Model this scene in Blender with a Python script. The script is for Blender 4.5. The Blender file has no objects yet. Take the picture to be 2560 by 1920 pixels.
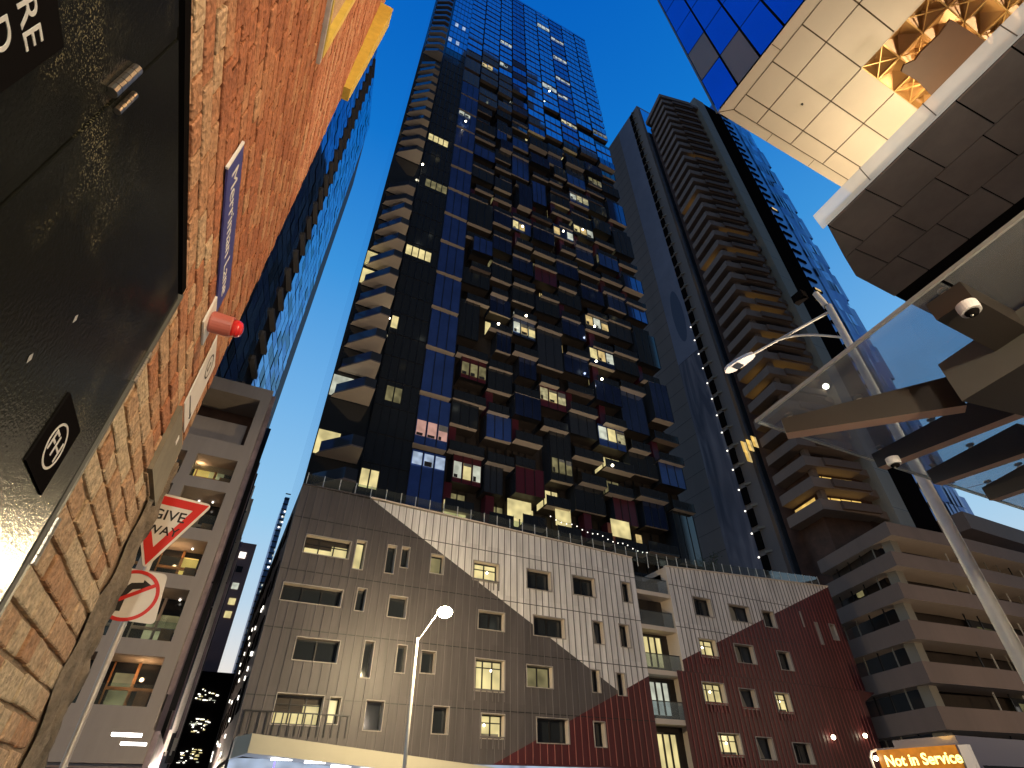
import bpy, math, random
from mathutils import Vector, Matrix
random.seed(7)
R = math.radians
S = bpy.context.scene
C = S.collection
# ------------------------------------------------------------------ camera
# world axes: X runs along the podium street, Y away down the lane, Z up
CAMZ = 1.6; FP = 1315.0; PIT = R(38.5); YAW = R(63.5)
cam = bpy.data.cameras.new('camera'); co = bpy.data.objects.new('camera', cam); C.objects.link(co)
cam.sensor_width = 36.0; cam.lens = FP / 2560 * 36.0; cam.clip_end = 5000; cam.clip_start = 0.02
co.location = (0, 0, CAMZ)
co.rotation_euler = (R(90) + PIT, 0, -(R(90) - YAW))
S.camera = co
S.render.engine = 'CYCLES'
S.view_settings.view_transform = 'Standard'; S.view_settings.look = 'None'
S.view_settings.exposure = 0.0; S.view_settings.gamma = 1.0
S.cycles.max_bounces = 6; S.cycles.sample_clamp_indirect = 3.0
# ------------------------------------------------------------------ sky
W = bpy.data.worlds.new('World'); S.world = W; W.use_nodes = True
nt = W.node_tree; nt.nodes.clear()
out = nt.nodes.new('ShaderNodeOutputWorld'); bg = nt.nodes.new('ShaderNodeBackground')
sky = nt.nodes.new('ShaderNodeTexSky'); sky.sky_type = 'NISHITA'; sky.sun_disc = False
sky.sun_elevation = R(1.5); sky.sun_rotation = R(20); sky.air_density = 1.2; sky.dust_density = 0.6; sky.ozone_density = 6.0
tc = nt.nodes.new('ShaderNodeTexCoord'); sp = nt.nodes.new('ShaderNodeSeparateXYZ')
ramp = nt.nodes.new('ShaderNodeValToRGB'); mx = nt.nodes.new('ShaderNodeMix'); mx.data_type = 'RGBA'
sc_ = nt.nodes.new('ShaderNodeMix'); sc_.data_type = 'RGBA'; sc_.blend_type = 'MULTIPLY'; sc_.inputs[0].default_value = 1.0
sc_.inputs[7].default_value = (0.35, 0.35, 0.35, 1)
nt.links.new(tc.outputs['Generated'], sp.inputs[0]); nt.links.new(sp.outputs['Z'], ramp.inputs[0])
el = ramp.color_ramp.elements
stops = [(0.0, (0.85, 0.72, 0.56)), (0.15, (0.90, 0.84, 0.76)), (0.25, (0.56, 0.73, 0.86)), (0.38, (0.34, 0.64, 0.90)), (0.55, (0.19, 0.49, 0.86)),
         (0.74, (0.05, 0.32, 0.77)), (0.88, (0.006, 0.19, 0.66)), (1.0, (0.0, 0.11, 0.55))]
el[0].position = stops[0][0]; el[0].color = (*stops[0][1], 1); el[1].position = 1.0; el[1].color = (*stops[-1][1], 1)
for p_, c_ in stops[1:-1]:
    e = el.new(p_); e.color = (*c_, 1)
mx.inputs[0].default_value = 0.9
nt.links.new(sky.outputs[0], sc_.inputs[6]); nt.links.new(sc_.outputs[2], mx.inputs[6]); nt.links.new(ramp.outputs[0], mx.inputs[7])
nt.links.new(mx.outputs[2], bg.inputs[0]); bg.inputs[1].default_value = 1.0
nt.links.new(bg.outputs[0], out.inputs[0])
sun = bpy.data.lights.new('sun', 'SUN'); sun.energy = 0.04; sun.angle = R(12); sun.color = (1, 0.85, 0.7)
so = bpy.data.objects.new('sun', sun); C.objects.link(so); so.rotation_euler = (R(80), 0, R(200))

# ------------------------------------------------------------------ pixel -> plane helpers (photograph px, 2560 wide)
_c, _s = math.cos(PIT), math.sin(PIT); _sa, _ca = math.sin(YAW), math.cos(YAW)
def ray(x, y):
    a = (x - 1280) / FP; b = (960 - y) / FP
    rx, ry, rz = a, _c - b * _s, _s + b * _c
    return (rx * _sa + ry * _ca, -rx * _ca + ry * _sa, rz)
def pY(x, y, Y):
    r = ray(x, y); t = Y / r[1]; return t * r[0], CAMZ + t * r[2]
def pX(x, y, X):
    r = ray(x, y); t = X / r[0]; return t * r[1], CAMZ + t * r[2]
def pZ(x, y, Z):
    r = ray(x, y); t = (Z - CAMZ) / r[2]; return t * r[0], t * r[1]
Q = .406871
def z1(x, y): return x * Q, y * Q
def z2(x, y): return x * Q, 600 + y * Q
def z3(x, y): return x * Q, 1245 + y * Q
def z4(x, y): return 800 + x * Q, y * Q
def z5(x, y): return 750 + x * Q, 600 + y * Q
def z6(x, y): return 550 + x * Q, 1245 + y * Q
def zr(x, y): return 1400 + x * Q, 1245 + y * Q
def zt(x, y): return 1660 + x * Q, y * Q

# ------------------------------------------------------------------ materials
M = {}
def mat(name, col, rough=.6, metal=0., spec=.5, var=0., vscale=1., bump=0., bscale=20., emit=None, es=1., trans=0., alpha=1., streak=False, coat=0., ior=1.5):
    m = bpy.data.materials.new(name); m.use_nodes = True; n = m.node_tree.nodes; l = m.node_tree.links
    b = n['Principled BSDF']
    b.inputs['Base Color'].default_value = (*col, 1); b.inputs['Roughness'].default_value = rough; b.inputs['Metallic'].default_value = metal
    b.inputs['Specular IOR Level'].default_value = spec; b.inputs['Transmission Weight'].default_value = trans; b.inputs['Alpha'].default_value = alpha
    b.inputs['Coat Weight'].default_value = coat; b.inputs['IOR'].default_value = ior
    if emit: b.inputs['Emission Color'].default_value = (*emit, 1); b.inputs['Emission Strength'].default_value = es
    t = n.new('ShaderNodeTexCoord'); mp = n.new('ShaderNodeMapping'); l.new(t.outputs['Object'], mp.inputs[0])
    if streak: mp.inputs['Scale'].default_value = (1, 1, .12)
    if var > 0:
        no = n.new('ShaderNodeTexNoise'); no.inputs['Scale'].default_value = vscale; no.inputs['Detail'].default_value = (1 if emit else 6); no.inputs['Roughness'].default_value = .65
        l.new(mp.outputs[0], no.inputs[0])
        mr = n.new('ShaderNodeMapRange'); mr.inputs[1].default_value = .3; mr.inputs[2].default_value = .7; mr.inputs[3].default_value = 1 - var; mr.inputs[4].default_value = 1 + var
        l.new(no.outputs[0], mr.inputs[0])
        mu = n.new('ShaderNodeVectorMath'); mu.operation = 'MULTIPLY'
        if emit and es > 0:
            mu.inputs[0].default_value = emit; l.new(mr.outputs[0], mu.inputs[1]); l.new(mu.outputs[0], b.inputs['Emission Color'])
        else:
            mu.inputs[0].default_value = col; l.new(mr.outputs[0], mu.inputs[1]); l.new(mu.outputs[0], b.inputs['Base Color'])
    if bump > 0:
        nb = n.new('ShaderNodeTexNoise'); nb.inputs['Scale'].default_value = bscale; nb.inputs['Detail'].default_value = 8
        l.new(t.outputs['Object'], nb.inputs[0]); bp = n.new('ShaderNodeBump'); bp.inputs['Strength'].default_value = bump; bp.inputs['Distance'].default_value = .02
        l.new(nb.outputs[0], bp.inputs['Height']); l.new(bp.outputs[0], b.inputs['Normal'])
    M[name] = m; return m
mat('asphalt', (.05, .05, .052), .85, var=.3, vscale=3, bump=.3, bscale=60)
mat('paving', (.22, .21, .2), .7, var=.2, vscale=2)
mat('mortar', (.38, .27, .17), .95, var=.3, vscale=30, bump=.6, bscale=150)
mat('render_rough', (.20, .165, .12), .95, var=.5, vscale=9, bump=1., bscale=22)
mat('black_paint', (.010, .010, .009), .22, var=.0, coat=.0)
mat('black_matt', (.008, .007, .007), .9, spec=0.)
mat('steel', (.45, .43, .38), .35, metal=1., var=.25, vscale=40)
mat('galv', (.55, .54, .52), .45, metal=.4, var=.15, vscale=12)
mat('white_text', (.62, .6, .56), .6)
mat('sign_white', (.74, .74, .72), .45, var=.05, vscale=10)
mat('sign_red', (.62, .03, .025), .4, var=.06, vscale=12)
mat('sign_black', (.015, .015, .015), .5)
mat('sign_blue', (.06, .07, .28), .45, var=.05, vscale=10)
mat('red_lens', (.7, .03, .03), .12, coat=.6)
mat('pink_plastic', (.45, .13, .10), .4)
mat('yellow_paint', (.55, .42, .08), .5, var=.15, vscale=12)
mat('box_olive', (.16, .14, .10), .7, var=.2, vscale=10)
mat('beige', (.36, .295, .25), .8, var=.1, vscale=.8, streak=True)
mat('timber', (.34, .15, .05), .6, var=.25, vscale=3)
mat('dark_wall', (.03, .022, .018), .7, var=.3, vscale=.6)
mat('brown_recess', (.09, .045, .03), .7, var=.4, vscale=.7)
mat('fin_purple', (.36, .28, .32), .5, var=.3, vscale=1.)
mat('fin_gold', (.50, .42, .20), .5, var=.2, vscale=1.)
mat('glass_mirror', (.36, .50, .68), .035, metal=.92, var=.10, vscale=.25)
mat('glass_navy', (.13, .20, .42), .04, metal=.85, var=.2, vscale=.3)
mat('blue_panel', (.035, .075, .26), .25, metal=.2, var=.25, vscale=.3)
mat('glass_deep', (.05, .08, .20), .05, metal=.75, var=.3, vscale=.3)
mat('glass_dark', (.02, .024, .03), .06, spec=.6, ior=1.6)
mat('glass_dusk', (.05, .06, .08), .08, metal=.4)
mat('panel_red', (.10, .018, .03), .35, metal=.2)
mat('mullion', (.018, .018, .02), .4, metal=.3)
mat('soffit', (.62, .52, .43), .7, var=.06, vscale=.5)
mat('tower_conc', (.20, .15, .125), .8, var=.15, vscale=.4, streak=True)
mat('band', (.225, .170, .142), .8, var=.10, vscale=.35, streak=True)
mat('box_brown', (.13, .085, .062), .8, var=.12, vscale=.4)
mat('band_top', (.26, .215, .17), .8, var=.12, vscale=.3, streak=True)
mat('pier_grey', (.24, .23, .20), .75, var=.12, vscale=.3, streak=True)
mat('slab_grey', (.20, .185, .18), .8, var=.12, vscale=.2, streak=True)
mat('blue_clad', (.07, .13, .34), .3, metal=.6, var=.2, vscale=.15)
mat('blue_clad_light', (.17, .27, .48), .25, metal=.8, var=.3, vscale=.6)
mat('fascia', (.42, .39, .30), .6, var=.06, vscale=.5)
mat('shop_ceiling', (.55, .56, .62), .5, var=.15, vscale=.6)
mat('tube_light', (1, 1, 1), emit=(1, .97, .88), es=9)
mat('lamp_glow', (1, 1, 1), emit=(1, .84, .48), es=110)
mat('spark', (1, 1, 1), emit=(1, .88, .6), es=14)
mat('small_white', (1, 1, 1), emit=(1, .93, .8), es=2.2)
mat('violet_light', (1, 1, 1), emit=(.25, .16, .9), es=1.2)
mat('lit_warm', (.1, .1, .08), .2, emit=(.72, .60, .27), es=1., var=.30, vscale=.9)
mat('lit_warm2', (.1, .1, .08), .2, emit=(.58, .42, .17), es=1., var=.35, vscale=1.3)
mat('lit_soft', (.1, .1, .08), .2, emit=(.36, .32, .17), es=1., var=.4, vscale=1.6)
mat('lit_white', (.1, .1, .08), .2, emit=(.50, .52, .42), es=1., var=.35, vscale=1.1)
mat('lit_amber', (.1, .08, .03), .2, emit=(.82, .52, .13), es=1., var=.35, vscale=.9)
mat('lit_dim', (.05, .05, .04), .2, emit=(.15, .13, .06), es=1., var=.5, vscale=1.2)
mat('lit_pink', (.05, .05, .04), .2, emit=(.50, .27, .22), es=1., var=.2, vscale=1.2)
mat('lit_cool', (.05, .05, .05), .2, emit=(.34, .42, .55), es=1., var=.4, vscale=1.2)
mat('frame_grey', (.34, .30, .27), .5)
mat('blind', (.25, .24, .21), .8)
mat('soffit_panel', (.64, .55, .44), .45, var=.04, vscale=1.)
mat('soffit_joint', (.10, .07, .04), .8)
mat('gold', (.34, .185, .06), .45, metal=.3, var=.1, vscale=3)
mat('gold_rib', (.62, .38, .13), .35, metal=.4)
mat('brown_panel', (.085, .035, .012), .55, var=.12, vscale=2)
mat('dark_panel', (.15, .125, .115), .5, var=.2, vscale=2.2)
mat('grey_opaque', (.17, .14, .13), .6)
mat('blue_wall_glass', (.03, .16, .60), .06, metal=.9, var=.08, vscale=.5)
mat('steel_beam', (.024, .019, .015), .5, var=.15, vscale=3)
mat('steel_lit_warm', (.50, .33, .26), .5, var=.1, vscale=3)  # arm undersides: warm light from below put into the colour
mat('steel_grey', (.10, .095, .08), .5, var=.1, vscale=3)
mat('white_plastic', (.75, .72, .7), .35)
mat('pole_paint', (.62, .60, .54), .45, var=.08, vscale=6)
mat('led_amber', (.1, .05, .0), emit=(.50, .15, .003), es=.8, var=.25, vscale=4)
mat('led_text', (1, 1, 1), emit=(1, .85, .15), es=2.2)
mat('bus_white', (.11, .11, .16), .3, coat=.4)
mat('bark', (.09, .06, .04), .9)
mat('leaf', (.03, .05, .015), .7, var=.4, vscale=8)
mat('far_blue', (.10, .24, .52), .5, metal=.1, var=.2, vscale=.1)
mat('far_brown', (.30, .20, .20), .8, var=.15, vscale=.2)
mat('white_bar', (.6, .6, .58), .5)

def glassmat(name, tint, refl, rough=.03, dens=.0, glow=0.):
    m = bpy.data.materials.new(name); m.use_nodes = True; n = m.node_tree.nodes; l = m.node_tree.links; n.clear()
    o = n.new('ShaderNodeOutputMaterial'); tr = n.new('ShaderNodeBsdfTransparent'); tr.inputs[0].default_value = (*tint, 1)
    gl = n.new('ShaderNodeBsdfGlossy'); gl.inputs['Roughness'].default_value = rough; gl.inputs[0].default_value = (.9, .93, .95, 1)
    di = n.new('ShaderNodeBsdfDiffuse'); di.inputs[0].default_value = (.62, .62, .58, 1)
    tl = n.new('ShaderNodeBsdfTranslucent'); tl.inputs[0].default_value = (.62, .62, .6, 1)
    fr0 = n.new('ShaderNodeLayerWeight'); fr0.inputs[0].default_value = .5; fr = n.new('ShaderNodeMath'); fr.operation = 'POWER'; l.new(fr0.outputs['Facing'], fr.inputs[0]); fr.inputs[1].default_value = 3.5; fr_b = n.new('ShaderNodeMath'); fr_b.operation = 'ADD'; l.new(fr.outputs[0], fr_b.inputs[0]); fr_b.inputs[1].default_value = .04; fr = fr_b
    m1 = n.new('ShaderNodeMixShader'); m2 = n.new('ShaderNodeMixShader'); m3 = n.new('ShaderNodeMixShader')
    ad = n.new('ShaderNodeMath'); ad.operation = 'MULTIPLY'; ad.use_clamp = True; ad.inputs[1].default_value = refl; l.new(fr.outputs[0], ad.inputs[0])
    l.new(di.outputs[0], m3.inputs[1]); l.new(tl.outputs[0], m3.inputs[2]); m3.inputs[0].default_value = .5
    if glow:   # emission added to whiten the frosted pane, no lamp behind it
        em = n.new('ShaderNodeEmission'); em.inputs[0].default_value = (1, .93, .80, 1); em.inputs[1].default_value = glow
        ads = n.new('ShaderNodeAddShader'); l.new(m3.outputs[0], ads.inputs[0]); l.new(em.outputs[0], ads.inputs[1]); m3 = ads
    l.new(tr.outputs[0], m1.inputs[1]); l.new(m3.outputs[0], m1.inputs[2])
    no = n.new('ShaderNodeTexNoise'); no.inputs['Scale'].default_value = 1.4; no.inputs['Detail'].default_value = 5
    t = n.new('ShaderNodeTexCoord'); l.new(t.outputs['Object'], no.inputs[0])
    mr = n.new('ShaderNodeMapRange'); mr.inputs[1].default_value = .3; mr.inputs[2].default_value = .7; mr.inputs[3].default_value = dens * .75; mr.inputs[4].default_value = dens * 1.25
    l.new(no.outputs[0], mr.inputs[0]); l.new(mr.outputs[0], m1.inputs[0])
    l.new(m1.outputs[0], m2.inputs[1]); l.new(gl.outputs[0], m2.inputs[2]); l.new(ad.outputs[0], m2.inputs[0])
    l.new(m2.outputs[0], o.inputs[0]); M[name] = m
glassmat('clear_glass', (.80, .86, .84), .9, dens=.05)
glassmat('canopy_glass', (.72, .78, .84), .6, .06, dens=.22)
glassmat('glass_rim', (.8, .9, .88), .6, .2, dens=.8)
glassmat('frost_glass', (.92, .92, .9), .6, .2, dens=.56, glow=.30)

# brick: colour per brick from a mesh attribute, dirt from noise
def brickmat():
    m = bpy.data.materials.new('brick'); m.use_nodes = True; n = m.node_tree.nodes; l = m.node_tree.links; b = n['Principled BSDF']
    at = n.new('ShaderNodeAttribute'); at.attribute_name = 'brick_tone'
    cr = n.new('ShaderNodeValToRGB'); e = cr.color_ramp.elements
    e[0].position = 0; e[0].color = (.34, .12, .055, 1); e[1].position = 1; e[1].color = (.66, .54, .36, 1)
    for p_, c_ in ((.25, (.42, .16, .075)), (.5, (.48, .25, .13)), (.75, (.56, .39, .24))):
        k = e.new(p_); k.color = (*c_, 1)
    l.new(at.outputs['Fac'], cr.inputs[0])
    t = n.new('ShaderNodeTexCoord'); no = n.new('ShaderNodeTexNoise'); no.inputs['Scale'].default_value = 26; no.inputs['Detail'].default_value = 9; no.inputs['Roughness'].default_value = .72
    l.new(t.outputs['Object'], no.inputs[0])
    mr = n.new('ShaderNodeMapRange'); mr.inputs[1].default_value = .3; mr.inputs[2].default_value = .72; mr.inputs[3].default_value = .5; mr.inputs[4].default_value = 1.35
    l.new(no.outputs[0], mr.inputs[0])
    mu = n.new('ShaderNodeMix'); mu.data_type = 'RGBA'; mu.blend_type = 'MULTIPLY'; mu.inputs[0].default_value = 1
    cmb = n.new('ShaderNodeCombineColor'); [l.new(mr.outputs[0], cmb.inputs[i]) for i in range(3)]
    l.new(cr.outputs[0], mu.inputs[6]); l.new(cmb.outputs[0], mu.inputs[7]); l.new(mu.outputs[2], b.inputs['Base Color'])
    b.inputs['Roughness'].default_value = .9
    nb = n.new('ShaderNodeTexNoise'); nb.inputs['Scale'].default_value = 70; nb.inputs['Detail'].default_value = 10
    vo = n.new('ShaderNodeTexVoronoi'); vo.inputs['Scale'].default_value = 45
    l.new(t.outputs['Object'], nb.inputs[0]); l.new(t.outputs['Object'], vo.inputs[0])
    ad = n.new('ShaderNodeMath'); l.new(nb.outputs[0], ad.inputs[0]); l.new(vo.outputs[0], ad.inputs[1])
    bp = n.new('ShaderNodeBump'); bp.inputs['Strength'].default_value = 1.; bp.inputs['Distance'].default_value = .009
    l.new(ad.outputs[0], bp.inputs['Height']); l.new(bp.outputs[0], b.inputs['Normal']); M['brick'] = m
brickmat()
# dusty gloss paint of the cabinet
def dustmat():
    m = M['black_paint']; n = m.node_tree.nodes; l = m.node_tree.links; b = n['Principled BSDF']
    t = n.new('ShaderNodeTexCoord'); big = n.new('ShaderNodeTexNoise'); big.inputs['Scale'].default_value = 2.6; big.inputs['Detail'].default_value = 3
    fine = n.new('ShaderNodeTexNoise'); fine.inputs['Scale'].default_value = 260; fine.inputs['Detail'].default_value = 3
    l.new(t.outputs['Object'], big.inputs[0]); l.new(t.outputs['Object'], fine.inputs[0])
    r1 = n.new('ShaderNodeMapRange'); r1.inputs[1].default_value = .54; r1.inputs[2].default_value = .70
    r2 = n.new('ShaderNodeMapRange'); r2.inputs[1].default_value = .52; r2.inputs[2].default_value = .72
    l.new(big.outputs[0], r1.inputs[0]); l.new(fine.outputs[0], r2.inputs[0])
    mu = n.new('ShaderNodeMath'); mu.operation = 'MULTIPLY'; l.new(r1.outputs[0], mu.inputs[0]); l.new(r2.outputs[0], mu.inputs[1])
    mi = n.new('ShaderNodeMix'); mi.data_type = 'RGBA'; mi.inputs[6].default_value = (.009, .009, .007, 1); mi.inputs[7].default_value = (.34, .30, .17, 1)
    l.new(mu.outputs[0], mi.inputs[0]); l.new(mi.outputs[2], b.inputs['Base Color'])
    bp = n.new('ShaderNodeBump'); bp.inputs['Strength'].default_value = .5; bp.inputs['Distance'].default_value = .0018
    f2 = n.new('ShaderNodeTexNoise'); f2.inputs['Scale'].default_value = 120; l.new(t.outputs['Object'], f2.inputs[0])
    l.new(f2.outputs[0], bp.inputs['Height']); l.new(bp.outputs[0], b.inputs['Normal'])
dustmat()
# cladding in three colour zones (world X/Z half planes)
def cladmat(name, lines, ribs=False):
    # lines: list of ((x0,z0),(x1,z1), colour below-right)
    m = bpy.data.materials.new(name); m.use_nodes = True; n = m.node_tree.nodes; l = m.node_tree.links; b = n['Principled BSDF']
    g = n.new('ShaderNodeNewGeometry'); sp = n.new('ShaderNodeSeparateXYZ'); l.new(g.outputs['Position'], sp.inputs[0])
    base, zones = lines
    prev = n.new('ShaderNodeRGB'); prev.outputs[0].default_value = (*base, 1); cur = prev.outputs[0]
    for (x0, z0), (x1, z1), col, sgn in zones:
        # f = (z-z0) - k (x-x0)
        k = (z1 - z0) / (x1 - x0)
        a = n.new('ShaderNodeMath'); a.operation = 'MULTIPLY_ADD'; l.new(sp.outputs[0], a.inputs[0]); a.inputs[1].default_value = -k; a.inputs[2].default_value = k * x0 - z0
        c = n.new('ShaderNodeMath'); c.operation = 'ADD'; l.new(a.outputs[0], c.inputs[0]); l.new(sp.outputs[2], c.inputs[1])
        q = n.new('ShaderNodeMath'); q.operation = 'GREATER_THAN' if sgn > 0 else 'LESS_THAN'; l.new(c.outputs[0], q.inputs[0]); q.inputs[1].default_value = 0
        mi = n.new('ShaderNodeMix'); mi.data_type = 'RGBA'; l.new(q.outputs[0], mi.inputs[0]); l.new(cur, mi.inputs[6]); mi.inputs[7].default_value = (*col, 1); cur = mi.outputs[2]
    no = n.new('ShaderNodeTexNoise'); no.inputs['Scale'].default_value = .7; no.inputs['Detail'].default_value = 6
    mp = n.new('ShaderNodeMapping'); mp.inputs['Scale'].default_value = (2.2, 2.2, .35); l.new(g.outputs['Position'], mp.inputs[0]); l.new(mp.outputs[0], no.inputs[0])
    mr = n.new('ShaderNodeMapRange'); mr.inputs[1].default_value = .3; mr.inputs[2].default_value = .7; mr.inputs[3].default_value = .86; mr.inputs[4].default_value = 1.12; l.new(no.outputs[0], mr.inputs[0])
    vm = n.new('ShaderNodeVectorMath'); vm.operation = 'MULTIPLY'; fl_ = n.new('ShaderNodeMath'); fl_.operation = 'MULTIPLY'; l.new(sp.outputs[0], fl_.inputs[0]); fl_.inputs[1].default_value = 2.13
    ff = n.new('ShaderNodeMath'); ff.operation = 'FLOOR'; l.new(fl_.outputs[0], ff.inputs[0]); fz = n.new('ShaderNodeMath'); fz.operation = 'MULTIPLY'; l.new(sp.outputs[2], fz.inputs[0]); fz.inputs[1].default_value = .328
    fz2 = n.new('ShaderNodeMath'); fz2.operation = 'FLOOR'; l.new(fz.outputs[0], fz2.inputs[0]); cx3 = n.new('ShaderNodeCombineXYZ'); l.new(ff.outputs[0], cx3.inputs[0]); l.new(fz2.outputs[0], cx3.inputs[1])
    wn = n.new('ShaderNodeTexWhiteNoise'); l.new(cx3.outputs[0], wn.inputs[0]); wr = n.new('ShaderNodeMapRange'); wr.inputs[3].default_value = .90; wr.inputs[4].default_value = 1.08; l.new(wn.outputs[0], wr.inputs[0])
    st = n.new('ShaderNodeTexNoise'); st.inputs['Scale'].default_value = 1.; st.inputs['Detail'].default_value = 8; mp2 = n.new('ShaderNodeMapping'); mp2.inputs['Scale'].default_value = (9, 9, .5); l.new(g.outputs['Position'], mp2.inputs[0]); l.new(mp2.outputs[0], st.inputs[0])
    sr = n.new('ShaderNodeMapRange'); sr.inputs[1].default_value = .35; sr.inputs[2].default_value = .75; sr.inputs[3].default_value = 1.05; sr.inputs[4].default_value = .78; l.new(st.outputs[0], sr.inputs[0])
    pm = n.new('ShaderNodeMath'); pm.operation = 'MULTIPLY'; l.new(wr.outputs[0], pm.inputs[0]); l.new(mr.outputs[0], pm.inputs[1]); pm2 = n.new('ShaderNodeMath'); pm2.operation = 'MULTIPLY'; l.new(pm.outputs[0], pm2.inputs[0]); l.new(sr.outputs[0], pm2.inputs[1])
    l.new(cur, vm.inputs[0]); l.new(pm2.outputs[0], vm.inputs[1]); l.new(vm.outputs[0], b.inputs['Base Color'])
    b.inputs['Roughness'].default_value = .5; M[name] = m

# ------------------------------------------------------------------ mesh builder
class MB:
    def __init__(s): s.v = []; s.f = []; s.m = []; s.mats = []
    def mi(s, name):
        if name not in s.mats: s.mats.append(name)
        return s.mats.index(name)
    def poly(s, pts, m):
        k = len(s.v); s.v += [tuple(p) for p in pts]; s.f.append(tuple(range(k, k + len(pts)))); s.m.append(s.mi(m)); return s
    def box(s, x0, x1, y0, y1, z0, z1, m, bottom=None, front=None):
        k = len(s.v)
        s.v += [(x0, y0, z0), (x1, y0, z0), (x1, y1, z0), (x0, y1, z0), (x0, y0, z1), (x1, y0, z1), (x1, y1, z1), (x0, y1, z1)]
        for i, q in enumerate(((0, 3, 2, 1), (4, 5, 6, 7), (0, 1, 5, 4), (1, 2, 6, 5), (2, 3, 7, 6), (3, 0, 4, 7))):
            s.f.append(tuple(k + a for a in q)); s.m.append(s.mi(bottom if (i == 0 and bottom) else front if (i == 2 and front) else m))
        return s
    def hexa(s, lo, hi, m, bottom=None):
        # lo, hi: lists of equal-length xyz rings
        n = len(lo); k = len(s.v); s.v += [tuple(p) for p in lo] + [tuple(p) for p in hi]
        s.f.append(tuple(k + i for i in reversed(range(n)))); s.m.append(s.mi(bottom or m))
        s.f.append(tuple(k + n + i for i in range(n))); s.m.append(s.mi(m))
        for i in range(n):
            j = (i + 1) % n; s.f.append((k + i, k + j, k + n + j, k + n + i)); s.m.append(s.mi(m))
        return s
    def prism(s, xy, z0, z1, m, bottom=None): return s.hexa([(x, y, z0) for x, y in xy], [(x, y, z1) for x, y in xy], m, bottom)
    def bar(s, a, b, w, h, m):
        a = Vector(a); b = Vector(b); d = (b - a).normalized(); up = Vector((0, 0, 1)) if abs(d.z) < .95 else Vector((1, 0, 0))
        r = d.cross(up).normalized() * w / 2; u = r.cross(d).normalized() * h / 2
        return s.hexa([a - r - u, a + r - u, a + r + u, a - r + u], [b - r - u, b + r - u, b + r + u, b - r + u], m)
    def tube(s, pts, rad, m, n=10):
        pts = [Vector(p) for p in pts]
        if not isinstance(rad, (list, tuple)): rad = [rad] * len(pts)
        k = len(s.v); prevu = None
        for i, p in enumerate(pts):
            d = (pts[min(i + 1, len(pts) - 1)] - pts[max(i - 1, 0)]).normalized()
            up = Vector((0, 0, 1)) if abs(d.z) < .9 else Vector((1, 0, 0))
            if prevu is not None and prevu.cross(d).length > .1: up = prevu
            r = d.cross(up).normalized(); u = r.cross(d).normalized(); prevu = u
            for j in range(n):
                a = 2 * math.pi * j / n; s.v.append(tuple(p + (r * math.cos(a) + u * math.sin(a)) * rad[i]))
        mi = s.mi(m)
        for i in range(len(pts) - 1):
            for j in range(n):
                s.f.append((k + i * n + j, k + i * n + (j + 1) % n, k + (i + 1) * n + (j + 1) % n, k + (i + 1) * n + j)); s.m.append(mi)
        s.f.append(tuple(k + j for j in reversed(range(n)))); s.m.append(mi)
        s.f.append(tuple(k + (len(pts) - 1) * n + j for j in range(n))); s.m.append(mi)
        return s
    def ball(s, c, r, m, n=10, sx=1, sy=1, sz=1):
        k = len(s.v); mi = s.mi(m); rows = n // 2
        for i in range(rows + 1):
            t = math.pi * i / rows
            for j in range(n):
                a = 2 * math.pi * j / n
                s.v.append((c[0] + r * sx * math.sin(t) * math.cos(a), c[1] + r * sy * math.sin(t) * math.sin(a), c[2] + r * sz * math.cos(t)))
        for i in range(rows):
            for j in range(n):
                s.f.append((k + i * n + j, k + (i + 1) * n + j, k + (i + 1) * n + (j + 1) % n, k + i * n + (j + 1) % n)); s.m.append(mi)
        return s
    def build(s, name, parent=None, smooth=False, attr=None, label=None, kind=None):
        root = parent
        while root is not None and root.parent is not None: root = root.parent
        o0 = Vector(root.location) if root is not None else Vector((0, 0, 0))
        me = bpy.data.meshes.new(name); me.from_pydata([tuple(Vector(v) - o0) for v in s.v], [], s.f)
        for q in s.mats: me.materials.append(M[q])
        me.polygons.foreach_set('material_index', s.m)
        if smooth: me.polygons.foreach_set('use_smooth', [True] * len(me.polygons))
        if attr:
            a = me.attributes.new(attr[0], 'FLOAT', 'FACE'); a.data.foreach_set('value', attr[1])
        me.update(); ob = bpy.data.objects.new(name, me); C.objects.link(ob)
        if parent is not None: ob.parent = parent
        if label: ob['label'] = label
        if kind: ob['kind'] = kind
        return ob
def build_each(mb, name, parent, cap=99, **kw):
    # every connected piece becomes a part of its own; beyond the cap the smallest share one mesh
    par = list(range(len(mb.v)))
    def fd(a):
        while par[a] != a: par[a] = par[par[a]]; a = par[a]
        return a
    for f in mb.f:
        for j in f[1:]: par[fd(j)] = fd(f[0])
    groups = {}
    for fi, f in enumerate(mb.f): groups.setdefault(fd(f[0]), []).append(fi)
    outs = []; rest = MB(); gl = list(groups.values())
    for gi, fs_ in enumerate(gl):
        t = MB() if gi < cap else rest; mp = {}
        for fi in fs_:
            nf_ = []
            for v in mb.f[fi]:
                if v not in mp: mp[v] = len(t.v); t.v.append(mb.v[v])
                nf_.append(mp[v])
            t.f.append(tuple(nf_)); t.m.append(t.mi(mb.mats[mb.m[fi]]))
        if gi < cap: outs.append(t.build(name, parent, **kw))
    if rest.v: rest.build(name, parent, kind='stuff')
    return outs
def thing(name, label, cat, loc=(0, 0, 0), group=None):
    o = bpy.data.objects.new(name, None); C.objects.link(o); o.location = loc; o.empty_display_size = .3
    o['label'] = label; o['category'] = cat
    if group: o['group'] = group
    bpy.context.view_layer.update() if False else None
    return o
def tag(o, label, cat, group=None):
    o['label'] = label; o['category'] = cat
    if group: o['group'] = group
    return o
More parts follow.
